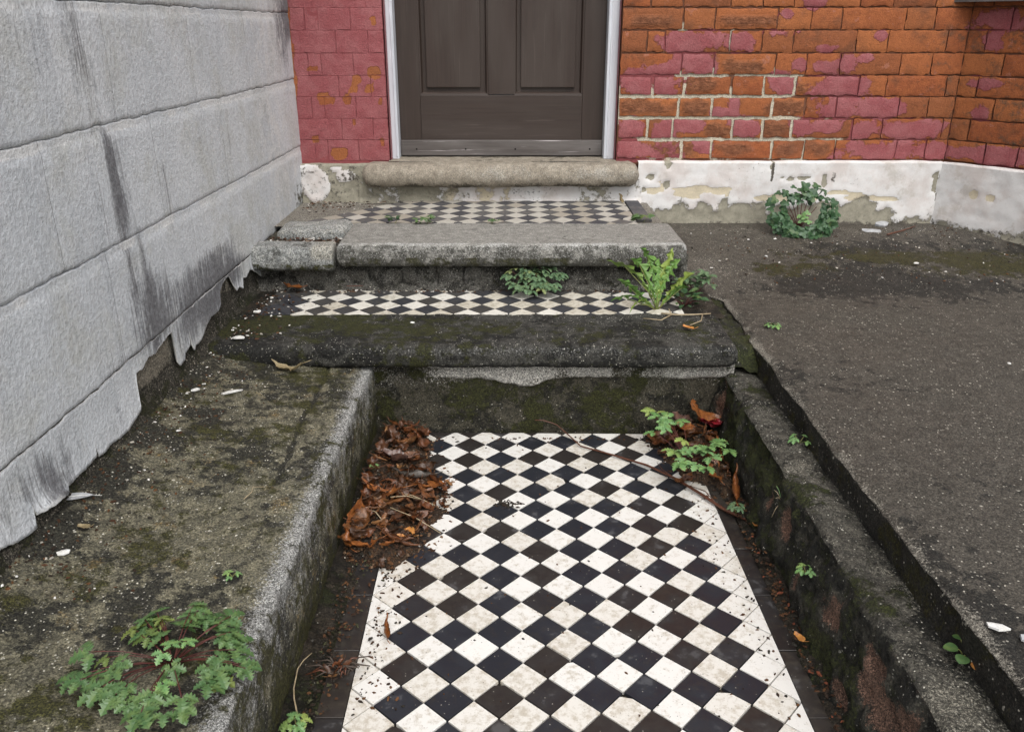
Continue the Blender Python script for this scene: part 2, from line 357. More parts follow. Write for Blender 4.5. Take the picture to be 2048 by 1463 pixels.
# ------------------------------------------------------------ checkerboard tiles
def clip(poly, a, b, c):            # keep a*x + b*y <= c
    out = []
    for i in range(len(poly)):
        p, q = poly[i], poly[(i+1) % len(poly)]; dp, dq = a*p[0]+b*p[1]-c, a*q[0]+b*q[1]-c
        if dp <= 0: out.append(p)
        if dp*dq < 0: t = dp/(dp-dq); out.append((p[0]+t*(q[0]-p[0]), p[1]+t*(q[1]-p[1])))
    return out
def area(p): return abs(sum(p[i][0]*p[(i+1) % len(p)][1]-p[(i+1) % len(p)][0]*p[i][1] for i in range(len(p))))/2
def prism(poly, th, bv=.0007):
    c = np.mean(poly, 0); n = len(poly); ins = [tuple(np.array(p)+(c-np.array(p))*bv/max(.01, np.linalg.norm(c-np.array(p)))) for p in poly]
    V = [(x, y, 0) for x, y in ins]+[(x, y, -bv) for x, y in poly]+[(x, y, -th) for x, y in poly]
    F = [tuple(range(n))]+[(i+n, (i+1) % n+n, (i+1) % n, i) for i in range(n)]+[(i+2*n, (i+1) % n+2*n, (i+1) % n+n, i+n) for i in range(n)]
    return V, F
def tiling(parent, O, A, B, cr, rr, planes, z, white, mats, gap=.0011, skip=None, chip=.10):
    O, A, B = map(np.array, (O, A, B)); share = {}; k = 0
    for r in range(*rr):
        for c in range(*cr):
            if (c+r) % 2 == 0: continue
            col = white(c, r)
            ctr = O+c*A+r*B
            if skip and skip(ctr, RNG): continue
            sh = 1-gap/np.linalg.norm(A-B)*2
            q = [tuple(d*sh) for d in (A, B, -A, -B)]; full = True; p = q
            for a, b, cc in planes:
                p2 = clip(p, a, b, cc-a*ctr[0]-b*ctr[1])
                if len(p2) < 3: p = []; break
                if p2 != p: full = False
                p = p2
            if p and random.random() < chip:
                a0 = random.choice((0, 1, 2, 3)); v_ = np.array(q[a0]); u_ = v_/np.linalg.norm(v_); rt = random.uniform(-.5, .5); u2 = np.array([u_[0]*math.cos(rt)-u_[1]*math.sin(rt), u_[0]*math.sin(rt)+u_[1]*math.cos(rt)])
                p = clip(p, u2[0], u2[1], np.linalg.norm(v_)*random.uniform(.72, .93)); full = False
            if len(p) < 3 or area(p) < 6e-5: continue
            if full:
                if col not in share: V, F = prism(q, .012); share[col] = mesh('tile', V, F, mats[0] if col else mats[1], smooth=False)
                me = share[col]
            else: V, F = prism(p, .012); me = mesh('tile', V, F, mats[0] if col else mats[1], smooth=False)
            o = link(bpy.data.objects.new('tile', me), parent, (ctr[0], ctr[1], z+random.uniform(-.0007, .0007)))
            o.rotation_euler = (random.gauss(0, .007), random.gauss(0, .007), random.gauss(0, .004)); k += 1
    return k
# the path: bed, checkered field, plain dark borders
path = structure(sheet('path', np.stack([np.stack(np.meshgrid(np.linspace(-.37, .55, 60), np.linspace(.2, 2.02, 110), indexing='ij'), -1)[..., 0],
      np.stack(np.meshgrid(np.linspace(-.37, .55, 60), np.linspace(.2, 2.02, 110), indexing='ij'), -1)[..., 1], np.full((60, 110), -.0028)], -1), 'soil', mask=np.zeros((60, 110, 3)), loc=(0, 0, 0)))
O, A, B = (-.0202, 1.00401), (.040123, .002764), (-.000358, .040221)
n1 = tiling(path, O, A, B, (-7, 14), (-6, 27), [(-1, -.0089, .2609+.0089*-1.0), (1, .0089, .4613+.0089*1.03), (.02, 1, 1.982+.01)], .004,
       lambda c, r: c % 2 != 0 or c in (-6, 12), ('tw', 'tb'))
for side in (0, 1):
    y = .70; 
    while y < 1.96:
        l = .152; y1 = min(y+l, 1.965)
        x0 = (-.2625 if side == 0 else .4630)-.0089*(y-1.0); w = -.044 if side == 0 else .030
        p = [(x0, y+.001), (x0+w, y+.001), (x0+w-.0012, y1-.001), (x0-.0012, y1-.001)]
        if side == 0: p = p[::-1]
        c = np.mean(p, 0); V, F = prism([tuple(np.array(q)-c) for q in p], .012)
        link(bpy.data.objects.new('border_tile', mesh('border_tile', V, F, 'tedge', smooth=False)), path, (c[0], c[1], .0035+random.uniform(-.0005, .0005)))
        y = y1
# ------------------------------------------------------------ soil verges with bumps
def verge(xa, xb, y0, y1, zf, label):
    nx, ny = max(8, int((max(abs(xa(y0)-xb(y0)), .02))/.005)), int((y1-y0)/.006)
    Y = np.linspace(y0, y1, ny); T = np.linspace(0, 1, nx)
    X = np.array([[xa(y)+(xb(y)-xa(y))*t for y in Y] for t in T]); YY = np.tile(Y, (nx, 1)); TT = np.tile(T[:, None], (1, ny))
    P = np.stack([X, YY, zf(TT, X, YY)], -1); P[..., 2] += fbm(P, 45, 4)*.005*np.clip(TT*4, 0, 1)+fbm(P, 14, 2)*.005*np.clip(TT*3, 0, 1)
    m = np.stack([.30+.35*fbm(P, 9, 3), np.clip(.02+.2*fbm(P, 20, 2), 0, .3), .35+.3*fbm(P, 12, 2)], -1)
    o = sheet('soil', P, 'soil', None, m, flip=xa(y0) > xb(y0)); return stuff(o, label, 'soil')
verge(lambda y: -.289-.03*math.sin(y*7)*.35, lambda y: -.372, .3, 2.03, lambda t, x, y: .0005+.024*t**1.3, 'dark damp soil strip between checkered path and mossy ledge')
verge(lambda y: .487+.006*math.sin(y*9), lambda y: .535, .3, 2.03, lambda t, x, y: .0005+.022*t**1.2, 'dark damp soil strip between checkered path and rough blackened kerb')

# ------------------------------------------------------------ left ledge (low wall beside the path)
ledge = props(bpy.data.objects.new('ledge', None), 'broad mossy concrete ledge between grey block wall and tiled path', 'ledge'); link(ledge, None, (-.55, 1.1, 0))
prof = [(-.80, .272), (-.755, .258), (-.70, .236), (-.60, .219), (-.48, .209), (-.385, .203)]+arc(-.364, .192, .009, 85, 5, 5)+[(-.354, .15), (-.353, .08), (-.357, 0), (-.36, -.05)]
pr = resample(prof, .0048); Y = np.arange(.2, 2.03, .0075)
P = np.zeros((len(pr), len(Y), 3)); P[..., 0] = pr[:, :1]; P[..., 2] = pr[:, 1:]; P[..., 1] = Y
N = gnorm(P); N = -N if N[5, 5, 2] < 0 else N
d = fbm(P, 5, 3)*.0035+fbm(P, 30, 4)*.0028+fbm(P, 90, 3)*.0014
edge = np.exp(-((P[..., 0]+.362)**2+(P[..., 2]-.197)**2)/(2*.018**2)); d -= edge*np.abs(fbm(P, 25, 4))*.004
top = P[..., 2] > .19
P2 = P+N*d[..., None]
crk = np.exp(-((P[..., 0]-(-.452-.03*(P[..., 1]-1.6)+.008*fbm(P, 20, 2)))/.0035)**2)*(P[..., 1] > 1.38)*top
P2[..., 2] -= crk*.006
n8 = fbm(P, 8, 4)
mo = np.where(top, .30+.45*n8+.06*sst(1.1, 1.7, P[..., 1]), .42+.3*n8+.3*sst(.10, .0, P[..., 2]))
li = np.where(top, edge*.62+.16*sst(-.48, -.39, P[..., 0]), .55*sst(.05, .15, P[..., 2])*(.7+.8*fbm(P*np.array([1, 3, .6]), 14, 4))+edge*.4)
dk = np.where(top, .38+.55*fbm(P+3, 6, 4)+.4*sst(-.68, -.76, P[..., 0])+crk, .45-.2*fbm(P, 7, 3)+.25*sst(.12, .02, P[..., 2]))
sheet('concrete_cap', P2, 'ledge', ledge, np.stack([mo, li, dk], -1), flip=(gnorm(P)[5, 5, 2] < 0))

# ------------------------------------------------------------ right kerb
kerb = props(bpy.data.objects.new('kerb_wall', None), 'low crumbling blackened kerb wall between tiled path and brown terrace', 'kerb'); link(kerb, None, (.57, 1.1, 0))
prof = [(.512, -.05), (.514, .02), (.528, .09), (.541, .15)]+arc(.562, .162, .018, 175, 95, 5)+[(.60, .179), (.625, .176), (.66, .172)]
pr = resample(prof, .0065); Y = np.arange(.2, 2.06, .0075)
P = np.zeros((len(pr), len(Y), 3)); P[..., 0] = pr[:, :1]; P[..., 2] = pr[:, 1:]; P[..., 1] = Y
N = gnorm(P); fl = N[-3, 5, 2] < 0; N = -N if fl else N
face = P[..., 2] < .168
d = np.where(face, fbm(P, 7, 3)*.010+fbm(P, 24, 4)*.012+fbm(P, 70, 4)*.005, fbm(P, 9, 3)*.006+fbm(P, 35, 4)*.004)
bl = blobs(P[..., 1], P[..., 2], [(.93, .10, .16, .05), (1.13, .10, .05, .04), (1.40, .11, .03, .05), (1.95, .10, .05, .11), (.80, .07, .10, .04), (1.28, .05, .03, .03), (1.5, .1, .02, .05), (1.02, .03, .05, .02)])
bl = bl+.9*fbm(P*np.array([1, 1, .5]), 22, 4)-.25
d -= np.where(face, sst(0, .3, bl)*.006, 0)
P2 = P+N*d[..., None]
mo = np.where(face, .46+.5*fbm(P, 9, 4)-.5*sst(0, .3, bl), .34+.45*fbm(P, 7, 4))
li = np.where(face, sst(-.05, .45, bl)*.85+.30*sst(.25, .6, fbm(P*np.array([1, 1.6, .5]), 17, 4)), .22+.3*fbm(P+9, 12, 3)+.2*sst(1.0, .8, P[..., 1]))
dk = np.where(face, .55-.6*sst(-.1, .3, bl), .35+.35*fbm(P+5, 8, 4)+.3*sst(.60, .63, P[..., 0]))
npf = int(np.sum(pr[:, 1] < .168))
sheet('rough_face', P2[:npf+1], 'kerbface', kerb, np.stack([mo, li, dk], -1)[:npf+1], flip=fl)
sheet('kerb_top', P2[npf:], 'kerb', kerb, np.stack([mo, li, dk], -1)[npf:], flip=fl)

# ------------------------------------------------------------ terrace on the right
ss = np.r_[np.linspace(-.115, -.012, 14), np.linspace(-.009, .012, 5), np.arange(.02, 1.2, .0095), np.arange(1.21, 2.6, .03)]
Y = np.arange(.2, 3.12, .0105)
SS, YY = np.meshgrid(ss, Y, indexing='ij')
xe = .632-.13*sst(2.38, 2.52, YY)+.007*fbm(np.stack([YY*0, YY, YY*0], -1), 8, 4)
zt = .245+.088*sst(2.35, 3.0, YY)+.006*np.sin(YY*3)
X = xe+np.maximum(SS, -.004); Z = zt+np.minimum(SS, 0)-.008*np.exp(-np.abs(SS)/.006)
P = np.stack([X, YY, Z], -1); N = gnorm(P); fl = N[-5, 5, 2] < 0; N = -N if fl else N
P = P+N*(fbm(P, 3, 3)*.005+fbm(P, 26, 4)*.0012+fbm(P, 80, 3)*.0008+(SS < .03)*fbm(P, 18, 4)*.007)[..., None]
vert = SS < -.006
mo = np.where(vert, .35+.4*fbm(P, 10, 3), -.05+.72*np.exp(-((YY-2.66)/.12)**2)*sst(.62, .85, X)*(1+.9*fbm(P*np.array([.5, 1, 1]), 8, 4))+.10*fbm(P, 5, 3))
li = np.where(vert, 0, .75*np.exp(-(SS/.016)**2)*(.6+.8*fbm(P, 14, 3))+.40*np.exp(-((YY-2.62)/.14)**2)*np.exp(-((X-.62)/.13)**2)+.28*np.exp(-((YY-2.93)/.1)**2)+.10*fbm(P, 9, 3)+.2*sst(1.05, .7, YY)*sst(.9, .66, X))
dk = np.where(vert, .95, .10+.62*fbm(P*np.array([.7, 1.0, 1]), 2.4, 5)+.62*np.exp(-((YY-2.50)/.10)**2)*sst(.70, .95, X)+.2*sst(.72, .64, X)*sst(2.4, 2.2, YY)+.10*np.exp(-((YY-2.25)/.2)**2)+.38*np.exp(-((YY-2.74)/.12)**2)*sst(.8, 1.05, X))
structure(sheet('terrace', P, 'terrace', None, np.stack([mo, li, dk], -1), flip=fl))

# ------------------------------------------------------------ steps
def slab(name, prof, x0, x1, mat, parent, maskf, disp, endr=.02, ends=(1, 1), dx=.0075, seed=0, step=.006):
    pr = resample(prof, step); c = np.array([pr[:, 0].max(), pr[:, 1].mean()])
    xs = list(np.arange(x0+endr, x1-endr, dx)); st = [(x, 0) for x in xs]
    r = [(1-math.cos(R(q)), 1-math.sin(R(q))) for q in (8, 25, 45, 65, 82)]
    L = [(x0+a*endr, b*endr) for a, b in r] if ends[0] else [(x0, 0)]
    E = [(x1-a*endr, b*endr) for a, b in r[::-1]] if ends[1] else [(x1, 0)]
    st = L+st+E
    P = np.zeros((len(st), len(pr), 3))
    zm, zh = (pr[:, 1].max()+pr[:, 1].min())/2, (pr[:, 1].max()-pr[:, 1].min())/2; yf = pr[:, 0].min()
    for i, (x, ins) in enumerate(st):
        P[i, :, 0] = x; P[i, :, 2] = zm+(pr[:, 1]-zm)*(1-ins/zh*.9); P[i, :, 1] = pr[:, 0]+ins*sst(yf+.08, yf, pr[:, 0])
    N = gnorm(P); k = np.argmax(pr[:, 1]); fl = N[len(st)//2, max(k-3, 1) if k > 3 else 3, 2] < 0
    N = -N if fl else N
    d = disp(P+seed)-(0 if name == 'door_sill' else .004)*sst(.35, .65, fbm(P+seed, 40, 3))*sst(yf+.05, yf+.02, P[..., 1]); P = P+N*d[..., None]
    n, m = P.shape[:2]
    ex = lambda a, b: [list(range(b)) if not fl else list(range(b))[::-1], [(a-1)*b+i for i in range(b)][::-1] if not fl else [(a-1)*b+i for i in range(b)]]
    return sheet(name, P, mat, parent, maskf(P), flip=fl, extra=ex)
def nose(yb, yf, zt, zb, r0, ex=.62):       # bullnose tread profile, from back top round to back bottom
    r = (zt-zb)/2; return [(yb, zt), (yf+r*r0*1.02, zt)]+[(yf+r*r0*(1-abs(math.sin(R(q)))**ex), zb+r+math.copysign(r*abs(math.cos(R(q)))**ex, math.cos(R(q)))) for q in range(6, 178, 6)]+[(yf+r*r0*1.02, zb), (yb, zb)]

low = thing('step', 'lower mossy black stone step with bullnose edge and white diamond tiles', 'step', (-.1, 2.1, 0), 'front steps')
slab('tread', nose(2.19, 1.938, .268, .205, 1.15), -.765, .566, 'slab_lo', low,
     lambda P: np.stack([.30+.5*fbm(P, 6, 4)+.25*sst(2.0, 2.1, P[..., 1])*sst(.25, -.35, P[..., 0])+.12*sst(-.2, -.6, P[..., 0]),
                         np.where(P[..., 2] > .262, .02, .30*sst(.215, .26, P[..., 2])*sst(-.65, -.3, P[..., 0]))+.10*fbm(P, 9, 3),
                         .42+.35*fbm(P+2, 7, 4)+.35*sst(.23, .205, P[..., 2])+.25*sst(-.45, -.72, P[..., 0])], -1),  # nosing darkens towards its underside
     lambda P: fbm(P, 4, 3)*.0025+fbm(P, 24, 4)*.0026+fbm(P, 80, 3)*.001, endr=.02, ends=(0, 1))
# riser under the lower step
X, Z = np.meshgrid(np.arange(-.372, .57, .007), np.arange(-.04, .236, .006), indexing='ij')
P = np.stack([X, 2.004-.02*Z/.2+0*X, Z], -1)
lip = sst(-.004, .004, Z-(.166+.006*fbm(P*np.array([1, 0, 0]), 16, 3)-.02*sst(.12, .04, X)*sst(-.1, .02, X)))*sst(-.26, -.12, X)*(.3+.7*sst(.28, .24, X)+.8*sst(.38, .42, X))
P[..., 1] -= fbm(P, 9, 4)*.007+fbm(P, 40, 4)*.003+lip*.009
mk = np.stack([.42+.5*fbm(P, 9, 4)-.5*lip, np.clip(lip, 0, 1)*(.78+.6*fbm(P, 22, 3))+.30*sst(.08, .17, Z)*sst(.15, -.15, X)+.2*sst(.05, .17, Z)*sst(.25, .4, X)+.15*fbm(P, 12, 3), .40+.45*fbm(P+4, 8, 4)-.5*lip], -1)
sheet('riser', P, 'riser', low, mk, flip=gnorm(P)[5, 5, 1] > 0)
# tile bed and tiles of the lower step
def bed(x0, x1, y0, y1, z, mat, parent, name='tile_bed', mk=None):
    X, Y = np.meshgrid(np.arange(x0, x1, .008), np.arange(y0, y1, .008), indexing='ij'); P = np.stack([X, Y, np.full(X.shape, z)], -1)
    P[..., 2] += fbm(P, 30, 4)*.002
    m = np.stack([.25+.3*fbm(P, 12, 3), .15+.2*fbm(P, 20, 3), .4+.3*fbm(P, 9, 3)], -1) if mk is None else mk(P)
    return sheet(name, P, mat, parent, m, flip=gnorm(P)[3, 3, 2] < 0)
bed(-.77, .585, 2.17, 2.47, .2635, 'soil', low)
tiling(low, (-.5785, 2.262-.0395*1), (.0379, .0009), (0, .0395), (-3, 29), (-3, 6), [(0, -1, -2.188), (.006, 1, 2.407), (1, 0, .475), (-1, 0, .70)], .2695,
       lambda c, r: c % 2 == 0 and c > -2 or (c == -4), ('tw1', 'tb1'))

up = thing('step', 'upper grey stone step with bullnose edge, broken at the block wall, tiles behind', 'step', (-.1, 2.6, .25), 'front steps')
slab('tread', nose(2.655, 2.374, .419, .348, .85), -.514, .51, 'slab_hi', up,
     lambda P: np.stack([np.where(P[..., 2] < .378, .45+.35*fbm(P, 12, 3), .02+.12*fbm(P, 8, 3)),
                         .85*np.exp(-((P[..., 1]-2.390)/.007)**2)*(P[..., 2] > .40)*(.8+fbm(P, 20, 3))+np.where((P[..., 2] < .412) & (P[..., 2] > .372), .30, .03)+.04*fbm(P, 15, 3)+.5*sst(-.50, -.53, P[..., 0]),  # highlight along the arris painted into the colour
                         np.where(P[..., 2] > .414, .10+.25*fbm(P, 5, 3), .64-.10*sst(.36, .40, P[..., 2])+.12*fbm(P, 14, 4))], -1),
     lambda P: fbm(P, 3, 2)*.002+fbm(P, 40, 4)*.0011+fbm(P, 100, 3)*.0008, endr=.02, seed=7)
pc = slab('broken_nosing', nose(2.45, 2.370, .410, .338, .8), -.765, -.5225, 'chunk', up,
     lambda P: np.stack([np.where(P[..., 2] < .36, .5, .08+.2*fbm(P, 12, 3)), .5*sst(-.60, -.57, P[..., 0])*sst(.365, .38, P[..., 2])+.12+.2*fbm(P, 18, 3), .25+.3*fbm(P, 10, 3)+.5*sst(.352, .342, P[..., 2])], -1),  # darker towards the bottom of the broken piece
     lambda P: fbm(P, 9, 3)*.004+fbm(P, 40, 4)*.0018, endr=.008, ends=(0, 1), seed=3)
pc['label'] = 'pale broken end of the upper step nosing against block wall'
pc = slab('stone_fragment', [(2.645, .431), (2.54, .429), (2.525, .422), (2.522, .40), (2.53, .385), (2.645, .38)], -.725, -.505, 'chunk', up,
     lambda P: np.stack([.1+.2*fbm(P, 12, 3), .35*(P[..., 2] > .41)+.2*fbm(P*np.array([.3, 3, 1]), 20, 4), .2+.4*fbm(P*np.array([.4, 3, 1]), 14, 4)], -1),
     lambda P: fbm(P*np.array([.3, 3, 1]), 14, 4)*.004+fbm(P, 12, 3)*.006, endr=.03, seed=5)
bed(-.77, -.515, 2.40, 2.62, .388, 'dirt', up, 'rubble_bed', lambda P: np.stack([.1+.2*fbm(P, 10, 2), .25+.3*fbm(P, 30, 3), .35+.4*fbm(P, 14, 3)], -1))
# riser of upper step: core sheet and rubble stones
X, Z = np.meshgrid(np.arange(-.77, .53, .008), np.arange(.24, .375, .007), indexing='ij')
P = np.stack([X, 2.440+0*X, Z], -1); P[..., 1] -= fbm(P, 12, 4)*.009+fbm(P, 45, 3)*.004+sst(.30, .262, Z)*.025
sheet('riser', P, 'stone', up, np.stack([.2+.3*fbm(P, 12, 3), .12+.3*fbm(P, 15, 3), .42+.45*fbm(P, 10, 3)], -1), flip=gnorm(P)[5, 5, 1] > 0)
def rock(name, c, s, mat, parent, seed, mk=(.25, .12, .3), rough=.22):
    u = np.linspace(0, math.pi, 9); v = np.linspace(0, 2*math.pi, 14, endpoint=False)
    V = []; 
    for a in u:
        for b in v:
            q = np.array([math.sin(a)*math.cos(b), math.sin(a)*math.sin(b), math.cos(a)]); q = np.sign(q)*np.abs(q)**.38; V.append(q)
    V = np.array(V); n = V/np.linalg.norm(V, axis=1)[:, None]
    V = V*np.array(s)/2*(1+rough*fbm(n*1.3+seed*3.7, 1.2, 3))[:, None]+np.array(c)
    F = [(i*14+j, (i+1)*14+j, (i+1)*14+(j+1) % 14, i*14+(j+1) % 14) for i in range(8) for j in range(14)]
    m = np.stack([mk[0]+.3*fbm(V, 20, 3), mk[1]+.3*fbm(V, 30, 3), mk[2]+.4*fbm(V, 18, 3)], -1)
    return obj(name, V, F, mat, parent, m, loc=c)
x = -.70; i = 0
for wd in (.145, .13, .085, .10, .075, .11, .06, .12, .09, .14, .09):
    rock('stone', (x+wd/2, 2.4555, .306+random.uniform(-.006, .004)), (wd*1.02, .05, random.uniform(.068, .085)), 'stone', up, i, (.22, .25 if i in (2, 3, 4, 5, 10) else .05, .42)); x += wd+.004; i += 1
obj('step_core', *box(-.77, .488, 2.475, 3.05, .0, .395), 'riser', up, np.tile([[.3, .1, .4]], (8, 1)), smooth=False)
bed(-.77, .492, 2.63, 3.06, .4135, 'dirt', up, 'tile_bed', lambda P: np.stack([.12+.2*fbm(P, 8, 3), .15+.2*fbm(P, 14, 3), .15+.25*fbm(P, 9, 3)], -1))
def skipland(c, rng):
    dd = (c[0]+.66)*1.0+(2.62-c[1])*.55      # dirt covers the back-left corner
    return dd < -.03+.05*rng.rand() or c[0] < -.655
tiling(up, (-.0985, 2.853), (.0376, .0025), (0, .0432), (-16, 15), (-7, 8), [(-.0225, -1, -2.654-.0), (0, 1, 3.03), (1, .0, .402)], .4205,
       lambda c, r: c % 2 != 0, ('tw2', 'tb2'), skip=skipland)
for k in range(3):
    y0 = 2.70+k*.112; bevbox('border_tile', (.406, .455, y0, y0+.109, .405, .4215), 'tb2', up, .001, 1)
# riser 3 under the sill, with the white-washed strip
X, Z = np.meshgrid(np.arange(-.55, .47, .008), np.arange(.40, .50, .006), indexing='ij')
P = np.stack([X, 3.028+0*X, Z], -1); P[..., 1] -= fbm(P, 10, 4)*.004+sst(.43, .415, Z)*.01
sheet('riser', P, 'plinth', up, np.stack([.48+.4*fbm(P, 6, 3)+.35*sst(-.2, -.38, X)-.25*sst(-.1, .1, X), .35+.4*fbm(P+3, 9, 3), .22+.3*fbm(P, 14, 3)], -1), flip=gnorm(P)[5, 5, 1] > 0)

# dirt wedge against the lower step end on the right
X, Y = np.meshgrid(np.linspace(.545, .66, 22), np.arange(1.97, 2.52, .008), indexing='ij')
P = np.stack([X, Y, .247-.05*sst(2.02, 1.97, Y)], -1); P[..., 2] += fbm(P, 30, 4)*.006+fbm(P, 12, 2)*.006-.012*sst(.58, .61, X)
stuff(sheet('moss_fill', P, 'kerb', None, np.stack([.5+.3*fbm(P, 10, 3), .1+.2*fbm(P, 20, 3), .5+.3*fbm(P, 9, 3)], -1), flip=gnorm(P)[5, 5, 2] < 0), 'mossy dirt filling the gap between lower step and terrace', 'moss')

# ------------------------------------------------------------ grey block wall on the left
bw = thing('block_wall', 'tall grey painted concrete block wall with peeling paint at its foot', 'wall', (-.86, 1.6, 0))
V, F = box(-.99, -.792, .2, 3.30, -.06, 2.06); obj('wall_core', V, F, 'render', bw, np.zeros((8, 3)), smooth=False)
lines = [.391, .612, .832, 1.043, 1.26, 1.48, 1.70, 1.92, 2.08]
def jl(y, k):       # wavering joint height
    q = np.stack([y*0+k*3.1, y, y*0], -1); return lines[k]+.0015*fbm(q, 2.2, 2)+.0035*fbm(q, 30, 4)-(.005*(y-2) if k == 1 else 0)
def wallmask(P):
    y, z = P[..., 1], P[..., 2]; n = fbm(P, 3, 4)
    dk = .09+.17*n
    for y0, w, za, zb, s in [(1.56, .035, .80, 1.5, .36), (1.62, .045, .62, .83, .46), (1.60, .02, .45, .83, .30), (1.67, .018, .3, .65, .34), (1.64, .05, .2, .62, .26), (1.53, .03, .5, .83, .2), (1.84, .02, .55, .75, .35), (1.95, .16, .30, .49, .46), (2.15, .15, .30, .50, .48), (1.72, .06, .35, .54, .36), (2.92, .10, .86, 1.4, .38), (3.03, .05, .95, 1.4, .55), (1.40, .10, .9, 1.5, .18), (1.22, .07, .2, .4, .26), (2.28, .09, .33, .42, .35), (1.13, .1, .84, 1.2, .12)]:
        dk = dk+s*np.exp(-((y-y0)/w)**2)*sst(za-.04, za+.06, z)*sst(zb+.02, zb-.04, z)
    dk = dk+.26*sst(.50, .32, z)+.24*fbm(P, 7, 4)*sst(.70, .4, z)
    li = .10+.35*np.exp(-((y-2.75)/.25)**2)+.12*n
    mo = .55*sst(2.75, 3.0, y)*sst(.56, .44, z)
    return np.stack([mo, li, dk], -1)
for k in range(8):
    off = .22*(k % 2)+.07*k; ys = [.2]+[y for y in np.arange(.2-.44+off, 3.3, .44) if y > .25 and y < 3.02]+[3.07]
    for y0, y1 in zip(ys[:-1], ys[1:]):
        ny = max(6, int((y1-y0)/.012)); nz = 22; Yv = np.linspace(y0+.0004, y1-.0004, ny)
        gpz = .0006+.0006*fbm(np.stack([Yv*0+k, Yv, Yv*0], -1), 6, 2); zb, ztp = jl(Yv, k)+gpz, jl(Yv, k+1)-.0006
        t = np.r_[0, .012, .04, np.linspace(.08, .90, nz-7), .935, .955, .985, 1]
        Z = zb+(ztp-zb)*t[:, None]; YY = np.tile(Yv, (len(t), 1)); h = (ztp-zb)
        xf = -.757+.0022*sst(.0, .02, t)[:, None]*1+.001-.0022*sst(.90, .945, t)[:, None]-.0015*(t == 0)[:, None]
        X = np.tile(xf, (1, ny)); P = np.stack([X, YY, Z], -1)
        P[..., 0] += fbm(P, 3, 3)*.0012+fbm(P, 40, 3)*.0006
        ed = np.minimum(YY-y0, y1-YY); P[..., 0] -= .0007*np.exp(-ed/.003)
        mk = wallmask(P); mk[..., 1] += .55*sst(.90, .93, t)[:, None]*(.6+1.2*fbm(P, 6, 3)); mk[..., 2] += .30*np.exp(-t/.025)[:, None]*(.4+1.2*fbm(P, 5, 3))
        nu, nv = P.shape[:2]; Pb = P[[0, -1]].copy(); Pb[..., 0] = -.793
        Q = np.concatenate([Pb[:1], P, Pb[1:]], 0); mk = np.concatenate([mk[:1]*0+np.array([.0, 0, .9]), mk, mk[-1:]], 0)
        sheet('block', Q, 'bpaint', bw, mk, flip=gnorm(P)[5, 3, 0] < 0)
# bottom course, exposed render
Y_, Z_ = np.meshgrid(np.arange(.2, 3.07, .009), np.arange(.0, .40, .009), indexing='ij')
P = np.stack([np.full(Y_.shape, -.768), Y_, Z_], -1); P[..., 0] += fbm(P, 6, 3)*.003+fbm(P, 50, 3)*.0012+.02*sst(.30, .24, Z_)
n = fbm(P, 8, 4)
sheet('base_course', P, 'render', bw, np.stack([.15+.3*n+.35*sst(.33, .27, Z_), .12+.2*n, .25+.35*n+.85*sst(.345, .275, Z_+.03*n)-.35*np.exp(-((Y_-1.66)/.12)**2)*sst(.29, .31, Z_)+.35*sst(1.9, 2.1, Y_)], -1), flip=gnorm(P)[5, 5, 0] < 0)
# paint skin hanging over it, ragged lower edge
edgepts = [(.2, .28), (.7, .272), (.95, .282), (1.047, .286), (1.079, .2745), (1.1185, .2664), (1.132, .268), (1.1345, .305), (1.137, .2865), (1.19, .279), (1.2355, .2716), (1.238, .30), (1.2405, .279), (1.29, .276), (1.334, .2781), (1.3495, .279), (1.351, .338), (1.3525, .276), (1.3735, .2705), (1.41, .274), (1.44, .269), (1.4775, .267), (1.52, .274), (1.5465, .279), (1.548, .30), (1.5398+.016, .355), (1.585, .352), (1.6279, .3625), (1.66, .358), (1.70, .366), (1.745, .3727), (1.757, .374), (1.7584, .30), (1.7687, .286), (1.80, .288), (1.806, .300), (1.83, .306), (1.8445, .31), (1.847, .37), (1.8495, .31), (1.8539, .302), (1.862, .287), (1.875, .2964), (1.8979, .293), (1.93, .30), (1.9655, .3185), (2.01, .326), (2.05, .322), (2.078, .330), (2.085, .365), (2.11, .378), (2.15, .3875), (2.17, .382), (2.205, .335), (2.2138, .3283), (2.24, .332), (2.2665, .318), (2.275, .35), (2.30, .342), (2.341, .3518), (2.37, .345), (2.45, .30), (3.07, .30)]
ep = np.array(edgepts); Yv = np.r_[np.arange(.2, 1.0, .02), np.arange(1.0, 2.42, .0032), np.arange(2.42, 3.08, .02)]
zl = np.interp(Yv, ep[:, 0], ep[:, 1]); q = np.stack([Yv*0, Yv, Yv*0], -1); zl = zl+fbm(q, 60, 3)*.0022+fbm(q, 220, 2)*.0012
nt = 20; t = np.linspace(0, 1, nt); ztop = jl(Yv, 0)-.0022; zl = np.minimum(zl, ztop-.004)
Z = ztop+(zl-ztop)*t[:, None]; YY = np.tile(Yv, (nt, 1)); P = np.stack([np.full(Z.shape, -.7575), YY, Z], -1)
curl = (.5+.8*fbm(np.stack([YY*0, YY, YY*0], -1), 4, 2)).clip(0, 2)
dl = Z-zl
P[..., 0] += fbm(P, 12, 3)*.0015+.0022*curl*np.exp(-dl/.010)+.003*sst(.36, .27, Z)
P[..., 0] += .012*np.exp(-((YY-1.19)/.05)**2)*np.exp(-dl/.012)
mk = wallmask(P); mk[..., 1] += .45*np.exp(-dl/.006)+.5*sst(.06, .0, t)[:, None]; mk[..., 2] += -.10+.2*fbm(P, 7, 3)
o = sheet('peeling_paint', P, ['bpaint', 'flake'], bw, mk, flip=gnorm(P)[5, 5, 0] < 0)
sm = o.modifiers.new('thick', 'SOLIDIFY'); sm.thickness = .003; sm.offset = -1; sm.material_offset_rim = 1
